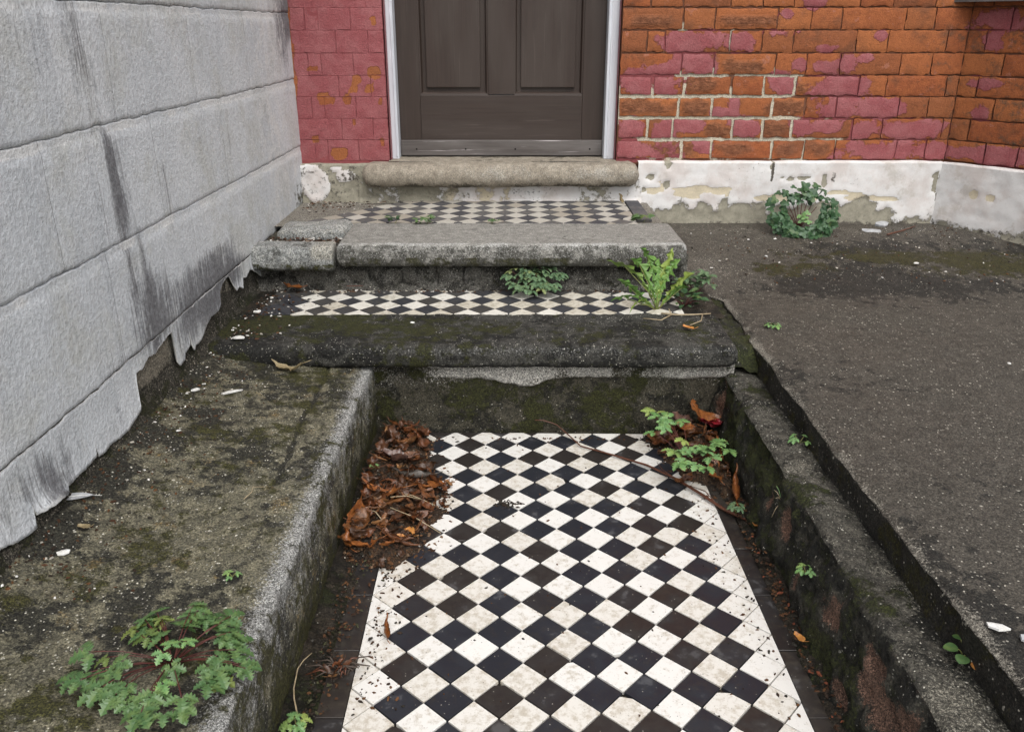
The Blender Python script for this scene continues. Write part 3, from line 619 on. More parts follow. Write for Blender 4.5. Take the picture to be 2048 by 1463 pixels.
bv = o  # one sheet, torn

# ------------------------------------------------------------ the house: brickwork, plinth, door
house = thing('brick_house', 'red and orange brick house front with flaking paint and dark wooden door', 'house', (.3, 3.1, .3))
PAINT = [(.61, .956, .092, .031), (.775, .949, .043, .027), (.635, .894, .057, .041), (.48, .822, .121, .033), (.53, .86, .05, .02), (1.013, 1.076, .036, .017), (.916, .981, .043, .010), (.929, 1.041, .021, .014), (1.067, .933, .043, .012), (1.254, .975, .021, .012), (.998, .881, .028, .02), (1.069, .871, .043, .02), (1.157, .887, .032, .027), (1.204, .901, .028, .014), (.929, .818, .043, .027), (1.148, .808, .078, .034), (.782, .741, .018, .034), (.432, .665, .043, .031), (.526, .658, .043, .027), (.617, .679, .057, .02), (.832, .672, .05, .031), (.727, .724, .028, .014), (1.145, .734, .057, .034), (1.279, .734, .078, .034), (1.025, .672, .036, .027), (1.118, .672, .05, .02), (1.248, .665, .043, .031), (1.419, .665, .103, .031), (.523, .592, .099, .031), (.415, .596, .039, .031), (.666, .603, .043, .02), (1.288, .592, .121, .031), (1.505, .592, .043, .027), (1.611, 1.016, .05, .033), (1.606, .96, .022, .033), (1.603, .825, .036, .016), (1.608, .72, .017, .019), (1.589, .595, .05, .019), (1.65, .591, .061, .026), (1.704, .594, .022, .026)]
BARE = [(-.655, .77, .030, .028), (-.63, .765, .022, .014), (-.575, .77, .018, .02), (-.555, .80, .02, .018), (-.475, .855, .03, .035), (-.495, .80, .025, .02), (-.54, .83, .018, .02), (-.46, .62, .014, .02), (-.555, .69, .025, .014), (-.62, .585, .035, .03), (-.76, .90, .02, .25), (-.69, .865, .03, .012), (-.46, .76, .012, .02), (-.47, 1.02, .016, .012), (-.7, .63, .015, .012)]
SPALL = [(.655, .82, .075, .028), (.46, .742, .12, .03), (.645, .742, .05, .03), (.97, .742, .07, .03), (.73, .665, .06, .03), (.935, .665, .05, .03), (.82, .595, .11, .03), (.98, .595, .06, .03), (1.09, .595, .05, .03), (.80, .875, .09, .025), (.80, 1.02, .12, .02), (.60, .60, .1, .03), (1.0, .80, .03, .02), (.46, 1.02, .1, .02)]
PAINT = [(x, z, rx*1.4, rz*1.42) for x, z, rx, rz in PAINT]
def brickmask(X, Z, P):
    P = np.stack([X, X*0, Z], -1)
    if X.mean() < -.3:
        r = .98-.95*sst(-.05, .35, blobs(X, Z, BARE)+.5*fbm(P, 14, 4)-.1); g = .12*np.ones_like(X)
    else:
        r = np.clip(.45+.9*np.clip(blobs(X, Z, PAINT)+.55*fbm(P, 13, 4)-.08, -1, 1), 0.04, 1)
        g = sst(-.05, .35, blobs(X, Z, SPALL)+.55*fbm(P, 14, 4)-.05)
        r = r*(1-.5*g)
    return r, g
def brick(x0, x1, z0, z1, parent, org, ax, flat=False):
    """front face grid plus returns; org + ax*s is the wall line, s along the wall"""
    L = x1-x0; nx = max(5, int(L/.0085)); nz = 9
    e = lambda n: np.r_[0, .0015/.05, np.linspace(.06, .94, n-4), 1-.0015/.05, 1]
    s = x0+L*np.r_[0, .004/L, np.linspace(.012/L, 1-.012/L, nx), 1-.004/L, 1]; z = z0+(z1-z0)*e(nz)
    SS_, ZZ = np.meshgrid(s, z, indexing='ij')
    ax = np.array(ax); nrm = np.array([-ax[1], ax[0]])     # points into the wall
    XX = org[0]+ax[0]*SS_; Q = np.stack([XX, np.full(XX.shape, 0.), ZZ], -1)+np.array([0, x0*3.3, z0])
    r, g = brickmask(XX, ZZ, Q)
    S0, Z0 = SS_, ZZ
    ed = np.minimum(np.minimum(SS_-x0, x1-SS_), np.minimum(ZZ-z0, z1-ZZ))
    k = .22 if flat else 1.
    dep = k*(.0026*np.exp(-ed/.003))+.0016*fbm(Q, 22, 3)+random.uniform(-.001, .0015)
    dep = dep+g*k*(.001+.006*np.abs(fbm(Q*np.array([1, 1, 1.8]), 26, 4))+.003*np.exp(-ed/.006)); dep = np.minimum(dep, .0068)
    jit = (.0010 if flat else .0022)*np.exp(-ed/.004)*(1+.8*g); SJ = SS_+jit*fbm(Q+3, 55, 3)*1.6; ZJ = ZZ+jit*fbm(Q+8, 45, 3)*1.6
    P = np.stack([org[0]+ax[0]*SJ+nrm[0]*dep, org[1]+ax[1]*SJ+nrm[1]*dep, ZJ], -1)
    nu, nv = P.shape[:2]
    # ring at back
    b = [i*nv for i in range(nu)]+[(nu-1)*nv+j for j in range(1, nv)]+[i*nv+nv-1 for i in range(nu-2, -1, -1)]+[j for j in range(nv-2, 0, -1)]
    V = P.reshape(-1, 3); back = V[b].copy(); back[:, 0] += nrm[0]*.018; back[:, 1] += nrm[1]*.018
    n0 = len(V); F = gridF(nu, nv, gnorm(P)[2, 2, 1] > 0).tolist(); m = len(b)
    F += [(b[i], b[(i+1) % m], n0+(i+1) % m, n0+i) for i in range(m)]
    mask = np.stack([r, g, np.clip(.06+.25*fbm(Q, 9, 3)+.2*sst(1.3, 1.5, XX), 0, 1)], -1).reshape(-1, 3)
    c = P.mean((0, 1)); o = obj('brick', np.concatenate([V, back]), F, 'brick', parent, np.concatenate([mask, mask[b]]), loc=tuple(c)); return o
ZC = [.559, .631, .704, .7765, .847, .919, .992, 1.063, 1.135, 1.207]
J = [[.606, .711, .927, 1.043, 1.152, 1.371, 1.476], [.48, .568, .779, .886, .99, 1.204, 1.308, 1.522], [.584, .701, .913, 1.029, 1.137, 1.356, 1.459], [.49, .60, .764, .875, .984, 1.206, 1.301, 1.508], [.584, .695, .908, 1.014, 1.129, 1.338, 1.445], [.461, .523, .744, .854, .96, 1.175, 1.283, 1.484], [.58, .687, .899, 1.013, 1.116, 1.331, 1.431], [.468, .576, .736, .844, .949, 1.17, 1.282, 1.424], [.58, .69, .90, 1.01, 1.12, 1.33, 1.44]]
wall = obj('brick_wall', *box(.373, 1.56, 3.078, 3.30, .30, 2.7), 'mortar', house, np.zeros((8, 3)), smooth=False)
bayw = None
BAY = (1.552, 3.06); BAX = (.64, -.77)
for k in range(9):
    z0, z1 = ZC[k], ZC[k+1]; xs = [.372]+J[k]+[1.551]
    for a_, b_ in zip(xs[:-1], xs[1:]):
        gp = (.0085 if (k in (0, 1, 2, 3) and a_ < 1.0) else (.0046 if a_ < .8 else .0030))*random.uniform(.75, 1.2)
        brick(a_+gp*.6, b_-gp*.6, z0+gp*.7, z1-gp*.7, wall, (0, 3.06), (1, 0))
    # canted bay
    s = -.004; pat = [.105, .215] if k % 2 else [.215, .105]; i = 0
    while s < .62:
        w_ = pat[i % 2]*(.62 if i == 0 else 1); brick(s+.002, s+w_-.002, z0+.0022, z1-.0022, wall, BAY, BAX); s += w_; i += 1
pier = obj('brick_pier', *box(-.80, -.437, 3.072, 3.30, .30, 2.7), 'mortar', house, np.tile([[0, .95, 0]], (8, 1)), smooth=False)
for k in range(9):
    z0, z1 = ZC[k], ZC[k+1]; js = [-.60, -.49] if k % 2 else [-.655, -.545]
    xs = [-.775]+([-.70] if k % 2 == 0 else [])+js+[-.437]
    for a_, b_ in zip(xs[:-1], xs[1:]): brick(a_+.0003, b_-.0003, z0+.0008, z1-.0008, pier, (0, 3.06), (1, 0), flat=True)
# mortar skins (rough, a little behind the brick faces)
def mortar(parent, org, ax, s0, s1, name='mortar_joint', rec=.0072, paint=0.):
    SS_, ZZ = np.meshgrid(np.arange(s0, s1, .006), np.arange(.54, 1.21, .006), indexing='ij'); ax = np.array(ax)
    XX = org[0]+ax[0]*SS_; P = np.stack([XX, org[1]+ax[1]*SS_, ZZ], -1); dd = rec+.0012*fbm(P, 60, 3)
    P[..., 0] += -ax[1]*dd; P[..., 1] += ax[0]*dd
    ex = sst(-.35, .25, blobs(XX, ZZ, [(.72, .70, .40, .13), (.55, .78, .25, .05), (.65, .85, .15, .03), (.95, .62, .2, .06), (.58, .96, .02, .05), (.86, .85, .1, .03), (.75, .96, .015, .04), (.95, .80, .10, .06)])+.7*fbm(P, 7, 4)-.1)
    sheet(name, P, 'mortar', parent, np.stack([ex*.9, np.clip(paint+.75*sst(-.15, .2, blobs(XX, ZZ, PAINT)+.4*fbm(P, 13, 3))*(1-ex*.75)+.15, 0, 1), ex*0], -1), flip=gnorm(P)[3, 3, 1] > 0)
mortar(wall, (0, 3.06), (1, 0), .374, 1.552); mortar(wall, BAY, BAX, -.02, .64); mortar(pier, (0, 3.06), (1, 0), -.79, -.438, rec=.0022, paint=.9)
# painted reveals beside the frame and walls out of sight above
for x0, x1 in ((-.4365, -.4335), (.3685, .3715)):
    X_, Z_ = np.meshgrid(np.arange(3.064, 3.2, .012), np.arange(.556, 1.21, .02), indexing='ij')
    P = np.stack([np.full(X_.shape, x1 if x0 < 0 else x0), X_, Z_], -1)
    sheet('reveal', P, 'brick', house, np.tile([[[1., 0, 0]]], (*X_.shape, 1))-np.stack([.5*sst(.1, .5, fbm(P, 12, 3)), X_*0, X_*0], -1), flip=(gnorm(P)[2, 2, 0] < 0) == (x0 < 0))
upm = np.tile([[.2, 0, .1]], (8, 1))
obj('upper_wall', *box(.372, 1.556, 3.058, 3.29, 1.2105, 2.8), 'brick', house, upm, smooth=False)
obj('upper_wall', *box(-.80, -.437, 3.058, 3.29, 1.2105, 2.8), 'brick', house, upm, smooth=False)
obj('lintel', *box(-.436, .371, 3.06, 3.29, 2.44, 2.8), 'brick', house, upm, smooth=False)
# bay solid, its sill overhead
V = []; 
for z in (-.05, 2.8):
    for q in ((0, .012), (.66, .012), (.66, .5), (0, .35)): V.append((BAY[0]+BAX[0]*q[0]-BAX[1]*q[1], BAY[1]+BAX[1]*q[0]+BAX[0]*q[1], z))
obj('bay_core', V, [(3, 2, 1, 0), (4, 5, 6, 7), (0, 1, 5, 4), (1, 2, 6, 5), (2, 3, 7, 6), (3, 0, 4, 7)], 'mortar', house, np.zeros((8, 3)), smooth=False)
V = []
for z in (1.078, 1.15):
    for q in ((-.06, -.055), (.70, -.055), (.70, .05), (-.02, .05)): V.append((BAY[0]+BAX[0]*q[0]-BAX[1]*q[1], BAY[1]+BAX[1]*q[0]+BAX[0]*q[1], z))
obj('bay_sill', V, [(3, 2, 1, 0), (4, 5, 6, 7), (0, 1, 5, 4), (1, 2, 6, 5), (2, 3, 7, 6), (3, 0, 4, 7)], 'weather', house, smooth=False)
# plinth
def plinth(name, org, ax, s0, s1, z0, z1, mf, nrm_amp=.004, top=.03):
    zz = np.r_[np.arange(z0, z1-.004, .008), z1-.002, z1]; SS_, ZZ = np.meshgrid(np.arange(s0, s1+.001, .008), zz, indexing='ij'); ax = np.array(ax)
    P = np.stack([org[0]+ax[0]*SS_, org[1]+ax[1]*SS_, ZZ], -1); n = fbm(P, 7, 4)*nrm_amp+fbm(P, 35, 3)*nrm_amp*.4
    mk = mf(P[..., 0], ZZ, P); n = n+.005*sst(.45, .6, mk[..., 0])+.002*sst(.45, .6, mk[..., 1])-.010*sst(z0+.08, z0, ZZ)
    n = n+top*(ZZ >= z1-.0005)
    P[..., 0] += -ax[1]*n; P[..., 1] += ax[0]*n; P[..., 2] += .003*fbm(P, 10, 2)*(ZZ > z1-.005)
    return sheet(name, P, 'plinth', house, mk, flip=gnorm(P)[3, 3, 1] > 0)
def mp1(x, z, P):
    n = fbm(P, 9, 4); bz = .405+.03*fbm(P*np.array([1, 0, 0]), 7, 4)-.045*sst(1.25, 1.45, x)-.02*np.exp(-((x-.52)/.06)**2)
    ce = .5+(bz-z)*14+.5*fbm(P, 22, 4); ce = np.maximum(ce, .95*sst(-.2, .3, blobs(x, z, [(.50, .505, .022, .014), (.555, .475, .012, .02), (.47, .46, .016, .012), (.56, .55, .012, .02), (.93, .53, .008, .03), (1.02, .50, .05, .010), (1.12, .49, .012, .03), (1.08, .46, .02, .008), (1.52, .48, .02, .05)])+.9*fbm(P, 24, 4)-.15))
    cr = sst(-.25, .25, blobs(x, z, [(.66, .455, .12, .022), (.52, .455, .05, .02), (.98, .43, .11, .014), (1.25, .43, .18, .012), (1.2, .445, .08, .01)])+.9*fbm(P*np.array([.6, 1, 1.5]), 22, 4)-.2)
    bk = .15+.22*n+.75*sst(.0, .5, blobs(x, z, [(1.535, .47, .012, .07), (.93, .52, .004, .04), (1.15, .5, .006, .05)]))+.4*sst(.36, .33, z)
    return np.stack([np.clip(ce, 0, 1), np.clip(cr, 0, 1), bk], -1)
plinth('plinth', (0, 3.028), (1, 0), .45, 1.545, .27, .558, mp1)
plinth('plinth', (1.524, 3.034), BAX, 0, .70, .27, .556, lambda x, z, P: np.stack([.08+.25*np.clip(fbm(P, 12, 4), 0, 1)+.5*sst(.38, .33, z+.03*fbm(P, 12, 3)), .8*sst(-.1, .3, blobs(x, z, [(1.61, .46, .012, .02), (1.645, .455, .012, .016)])), .12+.15*fbm(P, 9, 3)+.3*sst(.37, .34, z)], -1))
plinth('plinth', (0, 3.03), (1, 0), -.775, -.50, .38, .548, lambda x, z, P: np.stack([np.clip(.75-1.3*sst(-.1, .35, blobs(x, z, [(-.70, .475, .055, .06), (-.725, .53, .04, .02), (-.60, .505, .035, .02), (-.63, .53, .02, .01)])+.25*fbm(P, 12, 3)), 0, 1), x*0, .3+.35*fbm(P, 14, 3)], -1), nrm_amp=.009)
# door sill
slab('door_sill', nose(3.045, 2.962, .557, .474, 1.0, .92), -.53, .45, 'sill', house,
     lambda P: np.stack([.05+.2*fbm(P, 8, 3), .30*np.exp(-((P[..., 2]-.525)/.03)**2)*sst(-.35, -.1, P[..., 0])+.1+.25*fbm(P, 16, 3), .12+.25*fbm(P, 6, 3)+.45*sst(.505, .478, P[..., 2])], -1),  # sill colour darkens towards its lower edge
     lambda P: fbm(P, 5, 3)*.004+fbm(P, 45, 4)*.0022*sst(-.42, -.2, P[..., 0])+fbm(P, 110, 3)*.0011*sst(-.42, -.2, P[..., 0]), endr=.04)
P = np.stack([*np.meshgrid(np.linspace(-.44, .372, 80), np.linspace(3.035, 3.24, 20), indexing='ij'), np.full((80, 20), .5575)], -1); P[..., 2] += fbm(P, 25, 3)*.0012
sheet('threshold', P, 'sill', house, np.stack([.1+.1*fbm(P, 9, 3), .1+.2*fbm(P, 14, 3), .25+.3*fbm(P, 8, 3)], -1), flip=gnorm(P)[3, 3, 2] < 0)
# frame
for x0, x1 in ((-.434, -.4085), (.3315, .3685)):
    f = bevbox('door_frame', (x0, x1, 3.10, 3.24, .556, 2.44), 'frame', house, .004, 3)
    xm = (x0+x1)/2+(.006 if x0 < 0 else -.006); bevbox('bead', (xm-.0035, xm+.0035, 3.0965, 3.12, .565, 2.43), 'frame', f, .003, 2)
# door
door = thing('x', 'x', 'x', (-.04, 3.18, .56)); 
del door['label'], door['category']; door.name = 'door'; WL['door'] = Vector((-.04, 3.18, .56)); door.parent = house; door.location = Vector((-.04, 3.18, .56))-WL[house.name]
DF = 3.16
for x0, x1 in ((-.4075, -.331), (-.085, .007), (.254, .3305)): bevbox('stile', (x0, x1, DF, DF+.04, .562 if x0 != -.085 else .776, 2.43), 'door', door, .0015, 2)
for z0, z1 in ((.562, .7735), (1.50, 1.68), (2.33, 2.43)):
    for x0, x1 in (((-.3305, .2535),) if z0 < 1 else ((-.3305, -.0855), (.0075, .2535))): bevbox('rail', (x0, x1, DF+.0006, DF+.04, z0, z1), 'doorrail', door, .0015, 2)
for x0, x1 in ((-.331, -.085), (.007, .254)):
    for z0, z1 in ((.7735, 1.50), (1.68, 2.33)):
        pn = bevbox('panel', (x0-.004, x1+.004, DF+.020, DF+.034, z0-.004, z1+.004), 'door', door, .001, 1)
        bevbox('raised_field', (x0+.024, x1-.028, DF+.008, DF+.024, z0+.025, z1-.03), 'door', pn, .0035, 2)
        # moulding: four sloped fillets
        w_, d_ = .011, .016
        for (ax0, az0, ax1, az1, nx, nz) in ((x0, z0, x1, z0, 0, 1), (x0, z1, x1, z1, 0, -1), (x0, z0, x0, z1, 1, 0), (x1, z0, x1, z1, -1, 0)):
            V = []
            for (px, pz) in ((ax0, az0), (ax1, az1)):
                sx = nx if nx else (1 if px == x0 else -1); sz = nz if nz else (1 if pz == z0 else -1)
                V += [(px, DF+.0035, pz), (px+sx*w_*.5, DF+.0045, pz+sz*w_*.5), (px+sx*w_, DF+.0205, pz+sz*w_), (px, DF+.0205, pz)]
            obj('moulding', V, [(0, 1, 5, 4), (1, 2, 6, 5), (2, 3, 7, 6), (3, 0, 4, 7), (0, 3, 2, 1), (4, 5, 6, 7)], 'doorrail' if nz else 'door', pn, smooth=False)
wb = bevbox('weatherboard', (-.407, .330, DF-.013, DF-.0006, .5625, .6175), 'weather', door, .003, 2)
wb['label'] = 'weathered grey board along the foot of the door'
for x in (-.35, -.17, .012, .285):
    n_ = 8; V = [(x+.0035*math.cos(R(q)), DF-.0134, .586+.0035*math.sin(R(q))) for q in range(0, 360, 45)]+[(x+.0035*math.cos(R(q)), DF-.010, .586+.0035*math.sin(R(q))) for q in range(0, 360, 45)]
    obj('screw_hole', V, [tuple(range(8))]+[(i, (i+1) % 8, (i+1) % 8+8, i+8) for i in range(8)], 'hole', wb, smooth=False)

#@@PLANTS
# ------------------------------------------------------------ leaves, weeds and litter
def tube(pts, r0, r1=None, n=5):
    pts = np.asarray(pts, float); m = len(pts); r1 = r0 if r1 is None else r1; V = []; F = []
    for i in range(m):
        d = pts[min(i+1, m-1)]-pts[max(i-1, 0)]; d /= np.linalg.norm(d)+1e-9
        a_ = np.cross(d, [0, 0, 1.] if abs(d[2]) < .9 else [1., 0, 0]); a_ /= np.linalg.norm(a_); b_ = np.cross(d, a_); r = r0+(r1-r0)*i/(m-1)
        for k in range(n): V.append(pts[i]+r*(a_*math.cos(2*math.pi*k/n)+b_*math.sin(2*math.pi*k/n)))
    for i in range(m-1):
        for k in range(n): F.append((i*n+k, i*n+(k+1) % n, (i+1)*n+(k+1) % n, (i+1)*n+k))
    F += [tuple(range(n))[::-1], tuple((m-1)*n+k for k in range(n))]
    return V, F
def inst(name, me, parent, loc, rot, sc=1.):
    o = bpy.data.objects.new(name, me); link(o, parent, loc); o.rotation_euler = rot; o.scale = (sc,)*3 if not isinstance(sc, tuple) else sc; return o
# dead leaves -------------------------------------------------
def deadmesh(seed, L=.075, Wd=.032, roll=.6, bend=.5, crump=.006, mat='dead', nt=13, nw=7, lobed=0.):
    rs = np.random.RandomState(seed); t = np.linspace(0, 1, nt); V = []
    for i, tt in enumerate(t):
        w = Wd*.5*(math.sin(math.pi*min(1, tt**.85+.02))**.75)*(1+rs.uniform(-.12, .12)+lobed*math.sin(tt*20))+.0006
        for j in range(nw):
            u = (j/(nw-1)-.5)*2; ang = u*roll*2.2
            x = w*(math.sin(ang)/max(roll*2.2, .05)) if roll > .05 else w*u
            z = w*(1-math.cos(ang))/max(roll*2.2, .05)*(1 if roll > 0 else 0)+.0012*abs(u)
            th = bend*(tt-.5)*2; y = L*(math.sin(th)/max(abs(bend)*2, .05)) if abs(bend) > .05 else L*(tt-.5)
            z2 = L*(1-math.cos(th))/(max(abs(bend)*2, .05))*(1 if bend > 0 else -1)
            V.append((x, y, z+z2))
    V = np.array(V); V += np.stack([fbm(V+seed*7.7, 45, 3), fbm(V+seed*3.1+9, 45, 3), fbm(V+seed*5.3, 45, 3)], -1)*crump
    F = gridF(nt, nw).tolist(); n0 = len(V)
    sv, sf = tube([(0, -L*.48, V[nw//2, 2]), (.002, -L*.6, V[nw//2, 2]+.004), (.006, -L*.75, V[nw//2, 2]+.010)], .0011, .0008, 4)
    V = np.concatenate([V, np.array(sv)]); F += [tuple(i+n0 for i in f) for f in sf]
    return mesh('leaf', V, F, mat)
DM = [deadmesh(i, L, w, r, b, c) for i, (L, w, r, b, c) in enumerate([(.075, .036, .45, .5, .009), (.06, .03, .8, .3, .008), (.085, .034, .25, .8, .009), (.07, .04, .15, .4, .011), (.065, .022, 1.3, .2, .004), (.09, .03, 1.1, .5, .006), (.05, .03, .3, -.5, .009), (.07, .045, .5, .6, .013), (.055, .026, .9, .9, .007), (.08, .05, .3, .5, .015), (.045, .02, .3, .4, .006), (.06, .05, .2, .7, .014)])]
def inpoly(x, y, poly):
    r = False; n = len(poly)
    for i in range(n):
        x1, y1 = poly[i]; x2, y2 = poly[(i+1) % n]
        if (y1 > y) != (y2 > y) and x < (x2-x1)*(y-y1)/(y2-y1)+x1: r = not r
    return r
def pdist(x, y, poly):
    d = 9
    for i in range(len(poly)):
        a_, b_ = np.array(poly[i]), np.array(poly[(i+1) % len(poly)]); p = np.array([x, y]); t = np.clip(((p-a_)@(b_-a_))/((b_-a_)@(b_-a_)), 0, 1); d = min(d, np.linalg.norm(p-a_-t*(b_-a_)))
    return d
def crumbs(name, pts, size, cols, label, flat=.45, parent=None):
    V = []; F = []; C_ = []
    for p in pts:
        s_ = random.uniform(*size); n0 = len(V); k = random.choice((3, 4, 5)); a0 = random.uniform(0, 6.3); el = random.uniform(1, 2.6); ca, sa = math.cos(a0), math.sin(a0)
        c = random.choice(cols); f = random.uniform(.65, 1.25); c = tuple(min(1, q*f) for q in c)
        for lv in (0, 1):
            for i in range(k):
                q = 2*math.pi*i/k+random.uniform(-.3, .3); x, y = s_*el*math.cos(q)*(1 if lv == 0 else .7), s_*math.sin(q)*(1 if lv == 0 else .7)
                V.append((p[0]+x*ca-y*sa, p[1]+x*sa+y*ca, p[2]+(s_*flat*random.uniform(.6, 1.3) if lv else -.001))); C_.append(c)
        F.append([n0+k+i for i in range(k)]); F += [(n0+i, n0+(i+1) % k, n0+k+(i+1) % k, n0+k+i) for i in range(k)]
    o = obj(name, V, F, 'crumb', parent, np.array(C_), smooth=False)
    o['kind'] = 'stuff'
    if not parent: o['label'] = label; o['category'] = 'debris'
    return o
BR = [(.045, .022, .012), (.075, .034, .016), (.028, .018, .012), (.11, .052, .022), (.03, .026, .02)]
PALE = [(.6, .58, .54), (.45, .42, .36), (.68, .67, .64)]
def mound(poly, hf, label, name='leaf_pile', nleaf=100, zmax=.05, seed=1, big=None, wallx=None):
    c = np.mean(poly, 0); root = thing(name, label, 'leaf pile', (c[0], c[1], 0))
    xs = [p[0] for p in poly]; ys = [p[1] for p in poly]
    X, Y = np.meshgrid(np.arange(min(xs)-.01, max(xs)+.01, .006), np.arange(min(ys)-.01, max(ys)+.01, .006), indexing='ij')
    H = np.vectorize(lambda x, y: (pdist(x, y, poly) if inpoly(x, y, poly) else -pdist(x, y, poly)))(X, Y)
    hh = np.vectorize(hf)(X, Y)
    P = np.stack([X, Y, np.minimum(H*1.2, hh)], -1); P[..., 2] += .002+(fbm(P, 40, 4)*.009+fbm(P, 14, 2)*.010)*sst(-.01, .02, H)
    P[..., 2] = np.where(H < -.004+.02*fbm(P, 30, 3), -.008, P[..., 2])
    m = np.stack([X*0+.05, .10+.2*fbm(P, 30, 3), .35+.3*fbm(P, 20, 3)], -1)
    o = sheet('leaf_mould', P, 'mould', root, m, flip=gnorm(P)[3, 3, 2] < 0); o['kind'] = 'stuff'
    top = lambda x, y: max(0, min(hf(x, y), 1.2*(pdist(x, y, poly) if inpoly(x, y, poly) else 0)))+.004
    pts = []
    while len(pts) < nleaf*9:
        x, y = random.uniform(min(xs), max(xs)), random.uniform(min(ys), max(ys))
        if inpoly(x, y, poly) or (pdist(x, y, poly) < .03 and random.random() < .25): pts.append((x, y, top(x, y)))
    crumbs('leaf_crumbs', pts, (.0012, .0045), BR+[(.16, .10, .06)], '', parent=root)
    k = 0; rs = random.Random(seed)
    while k < nleaf:
        x, y = rs.uniform(min(xs), max(xs)), rs.uniform(min(ys), max(ys))
        if not inpoly(x, y, poly) or pdist(x, y, poly) < .004: continue
        d = pdist(x, y, poly); s_ = rs.uniform(.35, .8)*(1 if rs.random() < .75 else 1.25)*(.55 if d < .02 else 1)
        if wallx and abs(x-wallx) < .022: x = wallx+math.copysign(.024, x-wallx)
        inst('leaf', rs.choice(DM), root, (x, y, top(x, y)+.006+rs.uniform(0, .012)), (rs.gauss(0, .35), rs.gauss(0, .32), rs.uniform(0, 6.3)), s_); k += 1
    return root, top
M['mould'] = concrete('leaf_mould', (.040, .024, .014), (.075, .043, .023), (.012, .009, .007), (.03, .025, .012), (.26, .22, .17), spk=.4, rough=.55, bs=1)
polyL = [(-.350, 1.40), (-.30, 1.405), (-.235, 1.375), (-.185, 1.46), (-.165, 1.55), (-.132, 1.64), (-.15, 1.72), (-.185, 1.78), (-.205, 1.85), (-.20, 1.93), (-.24, 1.985), (-.345, 1.99), (-.352, 1.7)]
pl, topL = mound(polyL, lambda x, y: .042*float(sst(-.15, -.34, x)), 'large heap of wet brown fallen leaves against the mossy ledge', nleaf=190, seed=4, wallx=-.355)
for x, y, k, rz, rx, ry, s_, mt in [(-.325, 1.50, 0, .2, .9, .3, 1.35, 'leaf_rust'), (-.335, 1.44, 8, .5, .5, .2, 1.0, 'leaf_rust'), (-.235, 1.70, 5, 1.4, .1, .1, 1.1, 'leaf_grey'), (-.19, 1.675, 3, 2.1, .2, .3, 1.1, 'leaf_rust'), (-.212, 1.485, 6, .8, .1, .1, .62, 'leaf_orange'), (-.228, 1.452, 6, 2.1, .1, .1, .62, 'leaf_orange'), (-.33, 1.64, 4, .1, .7, 0, .9, 'leaf_rust'), (-.275, 1.76, 7, 1.2, .1, .2, 1.1, 'leaf_wet'), (-.30, 1.86, 7, .4, .3, .5, 1.0, 'dead'), (-.29, 1.60, 2, 1.5, .2, .2, 1.1, 'leaf_rust'), (-.30, 1.42, 2, 1.7, .1, .2, .8, 'leaf_rust'), (-.25, 1.415, 0, 2.6, .3, .2, .6, 'leaf_rust')]:
    if mt not in M: M[mt] = m_leafcol(mt, (.13, .115, .10), (.07, .06, .052), .3) if mt == 'leaf_grey' else m_leafcol(mt, (.075, .045, .038), (.14, .075, .055), .2)
    me = DM[k].copy(); me.materials.clear(); me.materials.append(M[mt]); inst('leaf', me, pl, (x, y, topL(x, y)+.016), (rx, ry, rz), s_)
for a_, b_ in (((-.27, 1.615, .05), (-.17, 1.60, .022)), ((-.265, 1.585, .052), (-.20, 1.61, .03)), ((-.26, 1.545, .05), (-.15, 1.505, .012)), ((-.30, 1.52, .06), (-.27, 1.49, .055))):
    a_, b_ = np.array(a_), np.array(b_); V, F = tube([a_, (a_+b_)/2+np.array([0, .004, .004]), b_], .0013, .0009, 5); obj('straw', V, F, 'straw', pl)
polyR = [(.345, 1.965), (.40, 1.985), (.53, 1.985), (.525, 1.62), (.49, 1.63), (.465, 1.70), (.41, 1.74), (.385, 1.82), (.35, 1.90)]
prr, topR = mound(polyR, lambda x, y: .062*float(sst(.36, .50, x))*float(sst(1.6, 1.8, y)), 'heap of rusty fallen leaves in the corner below the lower step', nleaf=55, seed=9, wallx=.525)
for x, y, z, k, rot, s_, mt in [(.478, 1.945, .078, 11, (.6, .25, 1.2), 1.5, 'leaf_rust'), (.435, 1.95, .06, 3, (.5, -.3, 1.0), 1.0, 'leaf_wet'), (.495, 1.895, .075, 11, (.35, .35, 1.8), 1.0, 'leaf_red'), (.445, 1.895, .055, 7, (.3, -.2, 1.3), 1.0, 'leaf_rust'), (.50, 1.80, .06, 4, (.5, .2, .15), 1.2, 'leaf_rust'), (.472, 1.735, .04, 2, (.5, .1, .1), 1.0, 'leaf_rust'), (.507, 1.665, .035, 5, (.5, .1, -.15), 1.15, 'leaf_rust'), (.42, 1.73, .014, 1, (.1, .2, 2.3), .9, 'leaf_wet'), (.40, 1.72, .014, 2, (.1, .1, 2.2), .8, 'dead')]:
    me = DM[k].copy(); me.materials.clear(); me.materials.append(M[mt]); inst('leaf', me, prr, (x, y, z), rot, s_)

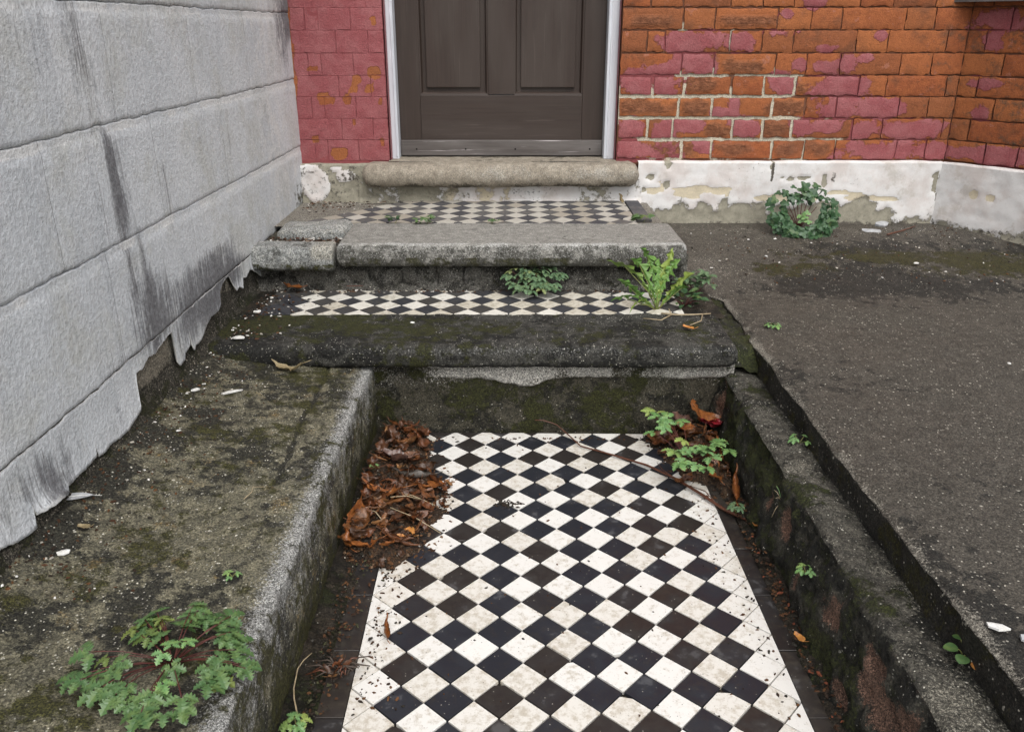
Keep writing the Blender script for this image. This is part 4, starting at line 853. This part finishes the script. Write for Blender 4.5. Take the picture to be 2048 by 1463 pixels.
# herb-robert style leaves ------------------------------------
def leafletpts(L, Wd, rs, nl=4):
    ts = []; 
    for i in range(nl):
        b_ = i/nl*.92+.04; ts += [(b_, .42), (b_+.15/nl*4*.45, 1.0), (b_+.15/nl*4*.85, .78)]
    ts.append((.97, .5)); st = []
    for t, f in ts:
        env = math.sin(math.pi*min(.97, t*.80+.15))**.85; st.append((t, Wd*env*f*(1+rs.uniform(-.12, .12))))
    return st
def herbmesh(seed, mat, nlf=5, Wd=.42, nl=4, size=1., droop=.5):
    rs = random.Random(seed); V = []; F = []
    angs = {5: [(0, 1.), (58, .92), (-58, .92), (118, .68), (-118, .68)], 3: [(0, 1.), (66, .85), (-66, .85)]}[nlf]
    for ang, sc in angs:
        ang += rs.uniform(-8, 8); L = .03*size*sc; st = leafletpts(1, Wd, rs, nl); ca, sa = math.cos(R(ang)), math.sin(R(ang)); dr = droop*rs.uniform(.6, 1.4); n0 = len(V)
        for t, w in [(0, .02)]+st+[(1.03, .0)]:
            for u in (0, 1, -1):
                tt = t+(.10*(w/Wd) if u else 0); x, y = u*w*L, (tt+.10)*L
                z = -dr*L*tt*tt*.6+abs(u)*w*L*.28+rs.uniform(-.0004, .0004)
                V.append((x*ca+y*sa, -x*sa+y*ca, z))
        m = len(st)+2
        for i in range(m-1):
            a_ = n0+i*3; b_ = a_+3; F += [(a_, a_+1, b_+1, b_), (a_+2, a_, b_, b_+2)]
    return mesh('leaf', V, F, mat, smooth=False)
HM = {m: [herbmesh(i*13+len(m), m, 5 if i % 3 else 3) for i in range(5)] for m in ('green', 'bright', 'grey_green', 'deep')}
def stalk(parent, a_, b_, r=.0011, mat='stem', lift=.012):
    a_, b_ = np.array(a_, float), np.array(b_, float); q = [a_+(b_-a_)*t+np.array([0, 0, lift*math.sin(math.pi*t)]) for t in (0, .3, .6, .85, 1)]
    V, F = tube(q, r, r*.8, 5); return obj('stalk', V, F, mat, parent)
def rosette(label, base, offs, mk, zf, ssize, stemmat='stem', name='weed', tilt=.25, cat='weed', group=None, sr=.0011):
    w = thing(name, label, cat, base, group)
    for i, (dx, dy) in enumerate(offs):
        r_ = math.hypot(dx, dy); z = zf(i, dx, dy); p = (base[0]+dx, base[1]+dy, z); az = math.atan2(-dx, dy)
        lean = tilt+random.uniform(-.15, .2)
        q = (Euler((-lean, random.uniform(-.25, .25), az+random.uniform(-.5, .5)))); me = random.choice(HM[mk(i) if callable(mk) else mk])
        if name == 'weed' and len(offs) > 30: sr = .0008
        inst('leaf', me, w, p, q, ssize(i)*random.uniform(.85, 1.15)); i % 2 and len(offs) > 40 or stalk(w, (base[0]+dx*.03, base[1]+dy*.03, base[2]), p, sr, stemmat, .3*r_*.3)
    return w
offs = [(-.072, .046), (-.041, .025), (-.033, .057), (-.004, .05), (.014, .079), (.032, .057), (.065, .031), (.081, .009), (.076, -.019), (.067, -.034), (.111, -.03), (.079, -.07), (.056, -.104), (.021, -.079), (.015, -.094), (-.007, -.098), (-.037, -.096), (-.017, -.109), (.013, -.119), (-.081, -.052), (-.084, -.019), (-.053, -.034), (-.073, -.084), (.014, -.034), (.02, .011), (-.002, .011), (-.006, -.009), (.005, .068), (-.046, .072), (.064, -.119), (-.06, .06), (.05, .075), (.06, .05), (.093, .02), (-.095, -.07), (.09, -.05)]
rosette('spreading rosette weed with lacy green leaves on the mossy ledge', (-.454, .890, .213), [(x*.9, y*.9) for x, y in offs]+[(x*.9+random.uniform(-.022, .022), y*.9+random.uniform(-.02, .02)) for x, y in offs if math.hypot(x, y) > .04], lambda i: 'bright' if i in (24, 25, 26, 13) else 'green', lambda i, x, y: .232+random.uniform(0, .012), lambda i: random.choice((.6, .72, .8)) if i not in (24, 25, 26) else .5, tilt=.15)
offs = []
for i in range(64):
    q = random.uniform(0, 6.3); r_ = math.sqrt(random.random()); offs.append((r_*.088*math.cos(q), -.012+r_*.045*math.sin(q)))
rosette('grey green lacy weed tucked under the upper step nosing', (.072, 2.375, .268), offs, 'grey_green', lambda i, x, y: .285+max(0, .06*(y+.06)/.09)+random.uniform(0, .01), lambda i: .72, tilt=.1)
# corner weed growing through the leaves
LR = [(.352, 1.937, .09), (.364, 1.908, .09), (.392, 1.937, .09), (.394, 1.903, .09), (.39, 1.868, .09), (.430, 1.90, .08), (.376, 1.838, .09), (.344, 1.823, .09), (.376, 1.727, .09), (.411, 1.74, .09), (.409, 1.781, .09), (.442, 1.749, .09), (.447, 1.722, .09), (.479, 1.772, .09), (.488, 1.776, .09), (.454, 1.696, .09), (.434, 1.651, .09), (.378, 1.671, .09), (.392, 1.68, .09), (.505, 1.731, .09), (.416, 1.663, .09), (.43, 1.72, .095), (.40, 1.72, .09), (.46, 1.74, .095), (.383, 1.885, .085)]
base = (.43, 1.80, .012); w = thing('weed', 'fresh light green lacy weed growing through the rusty leaf heap', 'weed', base)
for i, p in enumerate(LR):
    az = math.atan2(-(p[0]-base[0]), p[1]-base[1]); inst('leaf', random.choice(HM['bright']), w, p, (random.uniform(-.1, .5), random.uniform(-.3, .3), az+random.uniform(-.7, .7)), random.uniform(.75, 1.0)); stalk(w, base, p, .0009, 'stem', .01)
def sprout(label, p, n, r, s_, mat='bright', lift=.012, name='seedling', tilt=.1):
    return rosette(label, p, [(r*math.cos(q+.4)*random.uniform(.6, 1.1), r*math.sin(q+.4)*random.uniform(.6, 1.1)) for q in np.linspace(0, 6.28, n, endpoint=False)], mat, lambda i, x, y: p[2]+lift, lambda i: s_, 'gstem', name, tilt, 'seedling', None, .0007)
sprout('tiny lacy seedling at the foot of the rough kerb, beside the leaf heap', (.487, 1.568, .02), 4, .010, .42, 'grey_green', .02)
sprout('pale seedling standing alone on the brown terrace', (.707, 2.146, .247), 4, .014, .5, 'bright', .008)
sprout('small seedling pair growing on top of the crumbling kerb', (.609, 1.585, .182), 4, .020, .52, 'bright', .014)
sprout('lone seedling growing out of the rough kerb face', (.523, 1.24, .10), 4, .010, .42, 'bright', .012)
sprout('small seedling in the damp soil below the mossy ledge', (-.325, .965, .022), 4, .012, .55, 'bright', .014)
sprout('yellowish seedling on the mossy ledge by its worn edge', (-.435, 1.085, .208), 3, .007, .3, 'bright', .006)
sprout('small seedling in the wet leaf heap beside the mossy ledge', (-.318, 1.70, .058), 3, .006, .3, 'bright', .008)
# grass-like sprig on the kerb face
w = thing('grass_sprig', 'thin pale grass sprig hanging on the rough kerb face', 'grass', (.533, 1.44, .13))
for d_ in ((-.012, .006, .03), (-.016, -.01, .012), (-.02, -.012, -.03), (-.014, .012, .018)):
    V, F = tube([(.535, 1.44, .13), (.535+d_[0]*.6, 1.44+d_[1]*.5, .13+d_[2]*.6+.004), (.535+d_[0], 1.44+d_[1], .13+d_[2])], .001, .0004, 4); obj('blade', V, F, 'straw' if d_[2] < .02 else 'bright', w)
# broad-lobed leaves: wreath weed at the plinth
def lobemesh(seed, mat, size=.03):
    rs = random.Random(seed); V = [(0, 0, 0)]; F = []; n = 25
    for i in range(n):
        q = -2.45+4.9*i/(n-1); lob = abs(math.cos(q*1.9)); r = size*(.55+.45*lob**1.5)*(1-.12*abs(q)/2.4)*(1+.08*(i % 2))*(1+rs.uniform(-.06, .06))
        V.append((r*math.sin(q), r*math.cos(q)+size*.15, -.25*r*r/size+.12*size*lob+rs.uniform(-.0006, .0006)))
    F = [(0, i+1, i) for i in range(1, n)]
    return mesh('leaf', V, F, mat, smooth=False)
LM = [lobemesh(i, 'deep') for i in range(5)]; LB = [lobemesh(i+20, 'bright', .014) for i in range(2)]
c = np.array([1.015, 2.915, .392]); w = thing('weed', 'dense ring shaped dark green weed against the white plinth', 'weed', (1.015, 2.90, .325))
ey, ez = np.array([0, .50, .87]), np.array([0, -.87, .50])
for i in range(230):
    q = random.uniform(0, 6.283) if i > 110 else random.uniform(3.2, 6.2); rr_ = random.uniform(.056, .122)*(1+.08*math.sin(q*3)); rad = np.array([math.cos(q), 0, 0])+ey*math.sin(q)*.88
    p = c+rad*rr_+ez*(.034*math.sin(math.pi*np.clip((rr_-.045)/.09, 0, 1))+random.uniform(-.008, .008)); p[1] = min(p[1], 3.005); p[2] = max(p[2], .326+.088*(float(sst(2.35, 3.0, p[1]))-1)+.015)
    nz = ez*.75+rad*.55*(rr_-.07)/.05+np.random.RandomState(i).normal(size=3)*.28; nz /= np.linalg.norm(nz); yy = rad*.7+np.array([0, -.25, -.35])+np.random.RandomState(i+500).normal(size=3)*.35
    yy -= nz*(yy@nz); yy /= np.linalg.norm(yy); xx = np.cross(yy, nz); mt_ = Matrix([xx, yy, nz]).transposed()
    inst('leaf', random.choice(LM), w, tuple(p), mt_.to_euler(), random.uniform(.42, .78))
for i in range(9): q = .5+i*.33; stalk(w, (1.015, 2.93, .335), tuple(c+(np.array([math.cos(q), 0, 0])+ey*math.sin(q))*.06), .0016, 'stem', .004)
for i in range(9): inst('leaf', random.choice(LB), w, (1.02+random.uniform(-.02, .03), 2.885+random.uniform(-.01, .012), .372+random.uniform(-.015, .03)), (R(50)+random.uniform(-.3, .3), random.uniform(-.3, .3), random.uniform(-1, 1)), random.uniform(.7, 1.1))
# dandelion-like weed ------------------------------------------
def toothleaf(pts, Wd, rs, twist=0., nt=16):
    pts = np.array(pts, float); t = np.linspace(0, 1, nt*2); n = len(pts)-1
    from math import comb
    C_ = sum(comb(n, k)*((1-t)**(n-k)*t**k)[:, None]*pts[k] for k in range(n+1)); T = np.gradient(C_, axis=0); T /= np.linalg.norm(T, axis=1)[:, None]
    side = np.cross(T, [0, .85, .5]); side /= np.linalg.norm(side, axis=1)[:, None]+1e-6; up_ = np.cross(side, T); V = []; F = []
    for i, tt in enumerate(t):
        if tt < .16: w_ = .06
        else:
            env = .22+.78*sst(.2, .85, tt)*(1 if tt < .9 else max(0, (1.0-tt)/.1)**.7)+0; w_ = env*(.30, .55, .85, 1.15, .75)[i % 5]
            if tt > .88: w_ = max(0.02, (1-tt)/.12)
        w_ *= Wd*1.25*(1+rs.uniform(-.12, .12)); a_ = twist*tt; sd_ = side[i]*math.cos(a_)+up_[i]*math.sin(a_)
        back = -T[i]*w_*.75
        rf = up_[i]*w_*rs.uniform(-.5, .7)
        V += [C_[i], C_[i]+sd_*w_+back+rf, C_[i]-sd_*w_+back+rf]
    for i in range(len(t)-1):
        a_ = i*3; b_ = a_+3; F += [(a_, a_+1, b_+1, b_), (a_+2, a_, b_, b_+2)]
    return V, F
b0 = np.array([.405, 2.228, .267]); w = thing('weed', 'upright bright green toothed dandelion weed on the lower step', 'weed', tuple(b0)); rs = random.Random(5)
PXM = 707.   # leaf tips as offsets in metres (right, depth, up)
for tip, ctrl, wd, tw in [((-.145, .03, .135), (-.05, .01, .10), .013, .4), ((-.115, .0, .09), (-.06, -.01, .04), .015, .2), ((-.075, .05, .135), (-.03, .02, .10), .013, -.3), ((-.05, .06, .165), (-.01, .03, .12), .014, .2), ((.005, .05, .14), (.0, .02, .09), .014, -.5), ((.02, .04, .12), (.012, .02, .07), .013, .4), ((.045, .06, .165), (.02, .03, .09), .014, -.2), ((.065, .05, .135), (.02, .02, .09), .013, .5), ((.105, .04, .095), (.05, .02, .06), .013, .2), ((.09, .02, .06), (.05, .01, .05), .012, -.3), ((-.135, -.03, .035), (-.07, -.01, .04), .010, .3), ((-.085, -.06, .01), (-.05, -.03, .04), .009, .5), ((-.03, -.02, .06), (-.02, -.01, .06), .010, .1), ((.03, .06, .10), (.02, .04, .07), .012, .6)]:
    tip, ctrl = np.array(tip), np.array(ctrl); V, F = toothleaf([b0, b0+ctrl*.55, b0+ctrl+np.array([0, 0, .03]), b0+tip], wd, rs, tw)
    o = obj('leaf', V, F, 'dandy', w, smooth=False)
    V, F = tube([b0, b0+ctrl*.5, b0+(ctrl+tip)*.48+np.array([0, 0, .008])], .0016, .0008, 5); obj('midrib', V, F, 'gstem', o)
# glossy small-leaved weed beside it
def ovalmesh(L, Wd, mat, cup=.25):
    V = []; F = []; nt = 9
    for i in range(nt):
        t = i/(nt-1); w_ = Wd/2*math.sin(math.pi*(t*.86+.10))**.8 if i < nt-1 else .0003
        for u in (-1, -.5, 0, .5, 1): V.append((u*w_, L*t, cup*w_*u*u-.25*L*t*t))
    return mesh('leaf', V, gridF(nt, 5).tolist(), mat)
OV = [ovalmesh(.026, .016, 'deep'), ovalmesh(.032, .018, 'deep'), ovalmesh(.022, .013, 'green')]
w = thing('weed', 'low glossy round leaved weed beside the dandelion on the lower step', 'weed', (.49, 2.27, .268))
for i in range(46):
    q = random.uniform(0, 6.3); r_ = .048*math.sqrt(random.random()); inst('leaf', random.choice(OV), w, (.49+r_*math.cos(q), 2.27+r_*.8*math.sin(q), .272+.035*(1-r_/.05)+random.uniform(0, .012)), (random.uniform(.1, .7), random.uniform(-.3, .3), math.atan2(-math.cos(q), math.sin(q))+random.uniform(-.4, .4)), random.uniform(.7, 1.1))
for i in range(8): stalk(w, (.49, 2.27, .266), (.49+.04*math.cos(i), 2.27+.035*math.sin(i), .285), .001, 'stem', .006)
w = thing('weed', 'grey green leafy weed in the gap between upper step and terrace', 'weed', (.545, 2.395, .262))
for i in range(26):
    q = random.uniform(0, 6.3); r_ = .06*math.sqrt(random.random()); inst('leaf', random.choice(HM['grey_green']), w, (.545+r_*math.cos(q), 2.395+r_*.6*math.sin(q), .285+.05*random.random()), (random.uniform(-.2, .5), random.uniform(-.3, .3), random.uniform(-3, 3)), random.uniform(.6, .9))
for i in range(6): stalk(w, (.545, 2.395, .255), (.545+.04*math.cos(i), 2.395+.03*math.sin(i), .30), .001, 'stem', .006)
# small tufts along the joint of the upper landing
for k, (x, y, n_, s_, lb) in enumerate([(-.375, 2.645, 9, 1.1, 'leafy weed tuft with two bright leaves on the upper tile joint'), (-.272, 2.642, 10, .9, 'low ragged weed tuft in the joint behind the grey tread'), (-.065, 2.645, 6, .6, 'smallest flat weed sprig in the joint behind the grey tread'), (.425, 2.68, 9, 1.0, 'flat weed by the black border tiles of the upper step')]):
    w = thing('weed', lb, 'weed', (x, y, .42))
    for i in range(n_):
        q = random.uniform(0, 6.3); r_ = random.uniform(.003, .022)*s_; inst('leaf', random.choice(HM['green'][:2]+OV[2:] if k else OV), w, (x+1.6*r_*math.cos(q), y+.6*r_*math.sin(q), .424+random.uniform(.002, .018)*s_), (random.uniform(.0, .7), random.uniform(-.3, .3), random.uniform(-2.2, 2.2)), random.uniform(.5, .8)*s_)
    stalk(w, (x, y, .416), (x+.01*s_, y, .432), .001, 'gstem', .003)
# round-leaved seedling on the kerb
w = thing('seedling', 'round leaved seedling in moss on the kerb top', 'seedling', (.632, .935, .185)); RD = ovalmesh(.022, .024, 'green', .1)
for dx, dy, dz, s_, az in [(.016, .004, .016, 1.0, -1.2), (-.02, .0, .012, .85, 1.2), (-.008, .008, .022, .6, .3), (-.012, -.012, .010, .8, 2.3), (.002, .004, .016, .55, -.4)]:
    inst('leaf', RD, w, (.632+dx*.5, .935+dy, .185+dz), (.1, 0, az), s_); stalk(w, (.632, .935, .182), (.632+dx*.5, .935+dy, .185+dz), .0009, 'gstem', .003)
me = RD.copy(); me.materials.clear(); me.materials.append(M['leaf_orange']); inst('leaf', me, w, (.636, .915, .192), (-.1, 0, 3.0), .6)
# broad leaf entering at the right by the bay
w = thing('weed', 'broad leaved green weed at the foot of the white bay plinth', 'weed', (1.83, 2.70, .30)); OVB = ovalmesh(.10, .05, 'green', .2)
for az, s_, z in ((1.3, 1.0, .35), (.6, .9, .36), (2.0, .8, .33), (-.6, .8, .36), (2.8, .9, .34)): inst('leaf', OVB, w, (1.82, 2.72, z), (.5, 0, az), s_); stalk(w, (1.83, 2.70, .29), (1.82, 2.72, z), .002, 'gstem', .002)

# ------------------------------------------------------------ loose leaves, flakes, twigs
def loose(label, p, k, rot, s_, mat, name='fallen_leaf'):
    me = DM[k].copy(); me.materials.clear(); me.materials.append(M[mat]); o = inst(name, me, None, p, rot, s_); return props(o, label, 'leaf')
loose('curled tan leaf shaped like a hook on the white tiles', (-.222, 1.20, .013), 5, (.1, .1, .15), .75, 'leaf_rust')
loose('long dry tan leaf lying under the lower step nosing on the ledge', (-.555, 1.905, .222), 2, (.05, .1, 1.35), 1.0, 'leaf_tan')
loose('small orange leaf on the mossy tread of the lower step', (.458, 2.062, .273), 10, (.1, .1, .8), .8, 'leaf_orange')
loose('tan leaf fallen in the corner below the door sill', (.385, 2.985, .435), 1, (.7, .2, .5), .75, 'leaf_tan')
loose('brown leaf on gravelly concrete near upper step end', (.56, 2.72, .318), 6, (.2, .1, .5), .8, 'leaf_rust')
loose('rust coloured leaf on tiles at the foot of the block wall', (-.655, 2.395, .285), 3, (.1, .2, 1.2), .95, 'leaf_rust')
loose('tiny tan leaf on the ledge beside the feather', (-.70, 1.17, .243), 10, (0, .1, 1.2), .6, 'leaf_tan')
loose('narrow orange leaf scrap on soil beside the dark border', (.497, 1.17, .02), 10, (.1, 0, .4), .6, 'leaf_orange')
loose('yellow leaf curl at the end of the red twig', (.515, 1.525, .022), 8, (.3, .2, .3), .6, 'leaf_orange')
def flake(label, p, poly, rot, mat='flake', name='paint_flake', th=.0016, cat='paint flake', bump_=.002):
    n_ = len(poly); c_ = np.mean(poly, 0); V = [(x, y, bump_*random.uniform(-.3, 1)) for x, y in poly]+[(c_[0], c_[1], bump_)]+[(x, y, -th) for x, y in poly]
    F = [(i, (i+1) % n_, n_) for i in range(n_)]+[(i, i+n_+1, (i+1) % n_+n_+1, (i+1) % n_) for i in range(n_)]+[tuple(range(n_+1, 2*n_+1))[::-1]]
    o = bpy.data.objects.new(name, mesh(name, V, F, mat, smooth=False)); link(o, None, p); o.rotation_euler = rot; return props(o, label, cat)
def shard(L, Wd, n_=9, sd=0):
    rs = random.Random(sd); return [(L/2*math.cos(2*math.pi*i/n_)*rs.uniform(.7, 1.1), Wd/2*math.sin(2*math.pi*i/n_)*rs.uniform(.7, 1.15)) for i in range(n_)]
flake('long narrow white paint sliver on the mossy ledge', (-.640, 1.752, .229), [(-.024, -.004), (-.02, -.009), (.024, .002), (.026, .008), (.01, .006), (-.01, .002)], (0, .05, .45))
flake('small forked white paint flake near the bare render patch', (-.712, 1.725, .246), shard(.024, .012, 8, 2), (.2, .1, 1.0))
flake('oval white paint flake on the moss at the lower step end', (-.688, 1.985, .276), shard(.034, .020, 9, 3), (.05, .05, .2))
flake('small square white paint flake on the mossy ledge by the rosette weed', (-.700, 1.105, .240), shard(.022, .016, 7, 4), (.05, .1, .7))
flake('large white shell like flake on the terrace edge', (.655, .915, .252), shard(.030, .018, 7, 5), (.1, .1, 2.4))
flake('grey blue stone chip on the terrace edge beside the white flake', (.683, .895, .250), shard(.022, .016, 6, 6), (.1, .1, .4), 'flakegrey', 'stone_chip', .003, 'stone chip')
flake('long grey slab fragment on the gravel beneath the plinth', (1.27, 2.93, .333), shard(.085, .035, 9, 7), (.12, .03, -.3), 'flakegrey', 'stone_fragment', .008, 'stone fragment', .004)
flake('pale stone fragment leaning at the foot of the plinth', (1.34, 3.0, .343), shard(.06, .03, 8, 8), (.4, 0, .2), 'flakegrey', 'stone_fragment', .008, 'stone fragment', .004)
flake('curved white flake on the dark mossy band of the terrace', (1.30, 2.62, .298), shard(.026, .012, 8, 9), (.1, .1, .5))
flake('small white flake beside the black scrap on the terrace', (1.19, 1.86, .256), shard(.012, .008, 7, 10), (.1, .1, .5))
flake('wide white paint flake on crumbs in front of the broken tread', (-.70, 2.19, .277), shard(.026, .016, 8, 11), (.1, .1, .9))
flake('small white paint flake on the black tread', (-.265, 2.11, .273), shard(.014, .008, 7, 12), (.1, .05, .1))
# grey feather
w = thing('feather', 'small pale grey feather on dirt beneath the torn paint', 'feather', (-.737, 1.245, .252))
V, F = tube([(-.765, 1.232, .262), (-.737, 1.245, .259), (-.705, 1.252, .2545)], .0009, .0005, 4); obj('quill', V, F, 'flake', w)
V = []; F = []
for i in range(9):
    t = i/8; p = np.array([-.765+.05*t, 1.232+.017*t, .2605-.004*t]); wd = .011*math.sin(math.pi*(t*.85+.12)); V += [p, p+np.array([-.006, wd, .002]), p+np.array([-.003, -wd, .001])]
for i in range(8): F += [(i*3, i*3+1, i*3+4, i*3+3), (i*3+2, i*3, i*3+3, i*3+5)]
obj('vane', V, F, 'flakegrey', w)
# twigs
def twig(label, pts, r, mat='twig', name='twig', branches=()):
    w_ = thing(name, label, 'twig', tuple(pts[0])); V, F = tube(resample(pts, .02), r[0], r[1], 6); obj('stem', V, F, mat, w_)
    for b_ in branches: V, F = tube(b_, r[1]*1.1, r[1]*.6, 5); obj('branch', V, F, mat, w_)
    return w_
twig('long thin red brown twig lying across the tiled path', [(.535, 1.53, .014), (.47, 1.60, .0105), (.43, 1.665, .0135), (.385, 1.735, .013), (.33, 1.80, .012), (.24, 1.865, .010), (.175, 1.905, .010), (.15, 1.95, .016), (.115, 1.985, .034), (.075, 1.985, .046), (.06, 1.983, .046)], (.0042, .0012), branches=([(.385, 1.735, .013), (.36, 1.765, .02), (.35, 1.79, .026)], [(.46, 1.615, .012), (.44, 1.66, .022), (.41, 1.69, .02)]))
twig('pale forked root stick in front of the glossy weed', [(.41, 2.185, .273), (.45, 2.165, .275), (.50, 2.165, .276), (.545, 2.185, .272)], (.0024, .0018), 'straw', branches=([(.435, 2.17, .274), (.40, 2.13, .272), (.355, 2.145, .272)], [(.52, 2.17, .275), (.505, 2.12, .273), (.47, 2.09, .272)], [(.435, 2.17, .274), (.43, 2.19, .285)]))
twig('straight red stick at the foot of the riser under the upper step', [(-.60, 2.43, .279), (-.50, 2.425, .279), (-.42, 2.432, .278)], (.0022, .0016))
twig('brown twig on the gravel under the plinth', [(1.30, 2.86, .335), (1.37, 2.90, .340), (1.44, 2.96, .342)], (.0035, .002))
twig('thin curved dry stalk beside the withered clump on soil', [(-.325, .98, .025), (-.345, 1.03, .03), (-.35, 1.09, .032), (-.335, 1.12, .03)], (.0014, .0009), 'straw')
twig('small pale straw curl on the mossy ledge', [(-.48, 1.30, .218), (-.47, 1.32, .222), (-.475, 1.34, .220), (-.455, 1.345, .217)], (.0010, .0006), 'straw')
# withered clump
M['rootbrown'] = m_leafcol('root_brown', (.075, .055, .042), (.045, .032, .024), .6)
w = thing('withered_clump', 'withered brown root clump on dark soil beside the tiles', 'dead plant', (-.285, 1.085, .014))
for i in range(26):
    q = random.uniform(0, 6.3); L_ = random.uniform(.015, .045); p0 = np.array([-.28+random.uniform(-.012, .012), 1.085+random.uniform(-.01, .01), .022]); dv = np.array([math.cos(q)*1.3-.25, math.sin(q)*.6, random.uniform(-.1, .5)])*L_
    V, F = tube([p0, p0+dv*.5+np.array([0, 0, .010]), np.maximum(p0+dv, [-9, -9, .008])], .0020, .0009, 5); obj('root', V, F, 'twig' if i % 4 == 0 else 'rootbrown', w)
for i in range(5): inst('leaf', DM[(i*3+1) % 12], w, (-.285+random.uniform(-.03, .02), 1.085+random.uniform(-.012, .012), .022+.004*i), (random.gauss(0, .5), random.gauss(0, .5), random.uniform(0, 6)), .42)

# ------------------------------------------------------------ scattered crumbs (uncountable)
def scat(n_, fx): return [fx() for _ in range(n_)]
U = random.uniform
def zl_(x): return float(np.interp(x, [-.80, -.755, -.70, -.60, -.48, -.385], [.272, .258, .236, .219, .209, .203]))
def ledgept():
    x = -.75+abs(random.gauss(0, .07)); y = U(1.0, 1.95); return (x, y, zl_(x)+.002)
crumbs('debris', scat(420, ledgept), (.0009, .0026), BR*4+PALE, 'brown and white crumbs on the ledge along the block wall')
crumbs('debris', scat(330, lambda: (U(-.74, -.52), U(2.455, 2.53) if random.random() < .6 else U(2.45, 2.5), .394+U(0, .01))), (.0015, .005), BR+[(.09, .045, .03), (.2, .15, .11)]*2+PALE[:1], 'rusty crumbs around the broken end of the upper step')
crumbs('debris', scat(150, lambda: (-.72+abs(random.gauss(0, .14)), 3.0-abs(random.gauss(0, .07)), .4225)), (.0012, .004), BR*2+PALE[:2]+[(.22, .17, .13)]*3, 'flaky crumbs on the upper landing beside the block wall')
crumbs('debris', scat(300, lambda: (U(-.72, .5), 2.405+random.gauss(0, .010), .2695)), (.0012, .004), BR+BR+PALE, 'dark crumbs under the upper step nosing')
crumbs('debris', scat(200, lambda: (-.73+abs(random.gauss(0, .08)), U(1.98, 2.36), .2735)), (.001, .0032), BR*2+PALE, 'crumbs and paint bits at the block wall end of the lower step')
crumbs('debris', scat(330, lambda: (U(.6, 1.75), U(2.5, 2.98), 0)), (.0008, .0030), PALE+BR*2+[(.22, .19, .14)], 'pale grit on the mossy terrace under the plinth')
o = bpy.data.objects['debris.005']; 
for v in o.data.vertices: v.co.z += .2475+.088*float(sst(2.35, 3.0, v.co.y))+.006*math.sin(v.co.y*3)
crumbs('debris', scat(360, lambda: (U(.485, .525), U(.9, 1.65), .012+U(0, .008))), (.001, .0035), BR+BR+[(.2, .06, .03)], 'rotten leaf crumbs on the soil beside the rough kerb')
crumbs('debris', scat(260, lambda: (-.33+abs(random.gauss(0, .035)), U(1.0, 1.42), .008+U(0, .008))), (.001, .0032), BR+[(.06, .06, .03)], 'dark crumbs on the soil beside the mossy ledge')
def edgept():
    s_ = random.random()
    if s_ < .45: return (-.25+abs(random.gauss(0, .03)), U(1.02, 1.45), .0055)
    if s_ < .75: return (.455-abs(random.gauss(0, .03)), U(1.0, 1.7), .0055)
    return (U(-.2, .45), 1.965-abs(random.gauss(0, .012)), .0055)
crumbs('debris', scat(260, edgept), (.0009, .0028), BR, 'dark soil crumbs spilled on the edges of the checkered tiles')
crumbs('debris', scat(60, lambda: (-.012+random.gauss(0, .012), 1.632+random.gauss(0, .008), .0052)), (.001, .004), BR[2:3]+BR[4:], 'patch of black dirt on a chipped white tile corner')
crumbs('debris', scat(70, lambda: (U(-.24, .44), U(1.0, 1.95), .0052)), (.0008, .0022), BR, 'sparse dark specks on the white and black tiles')
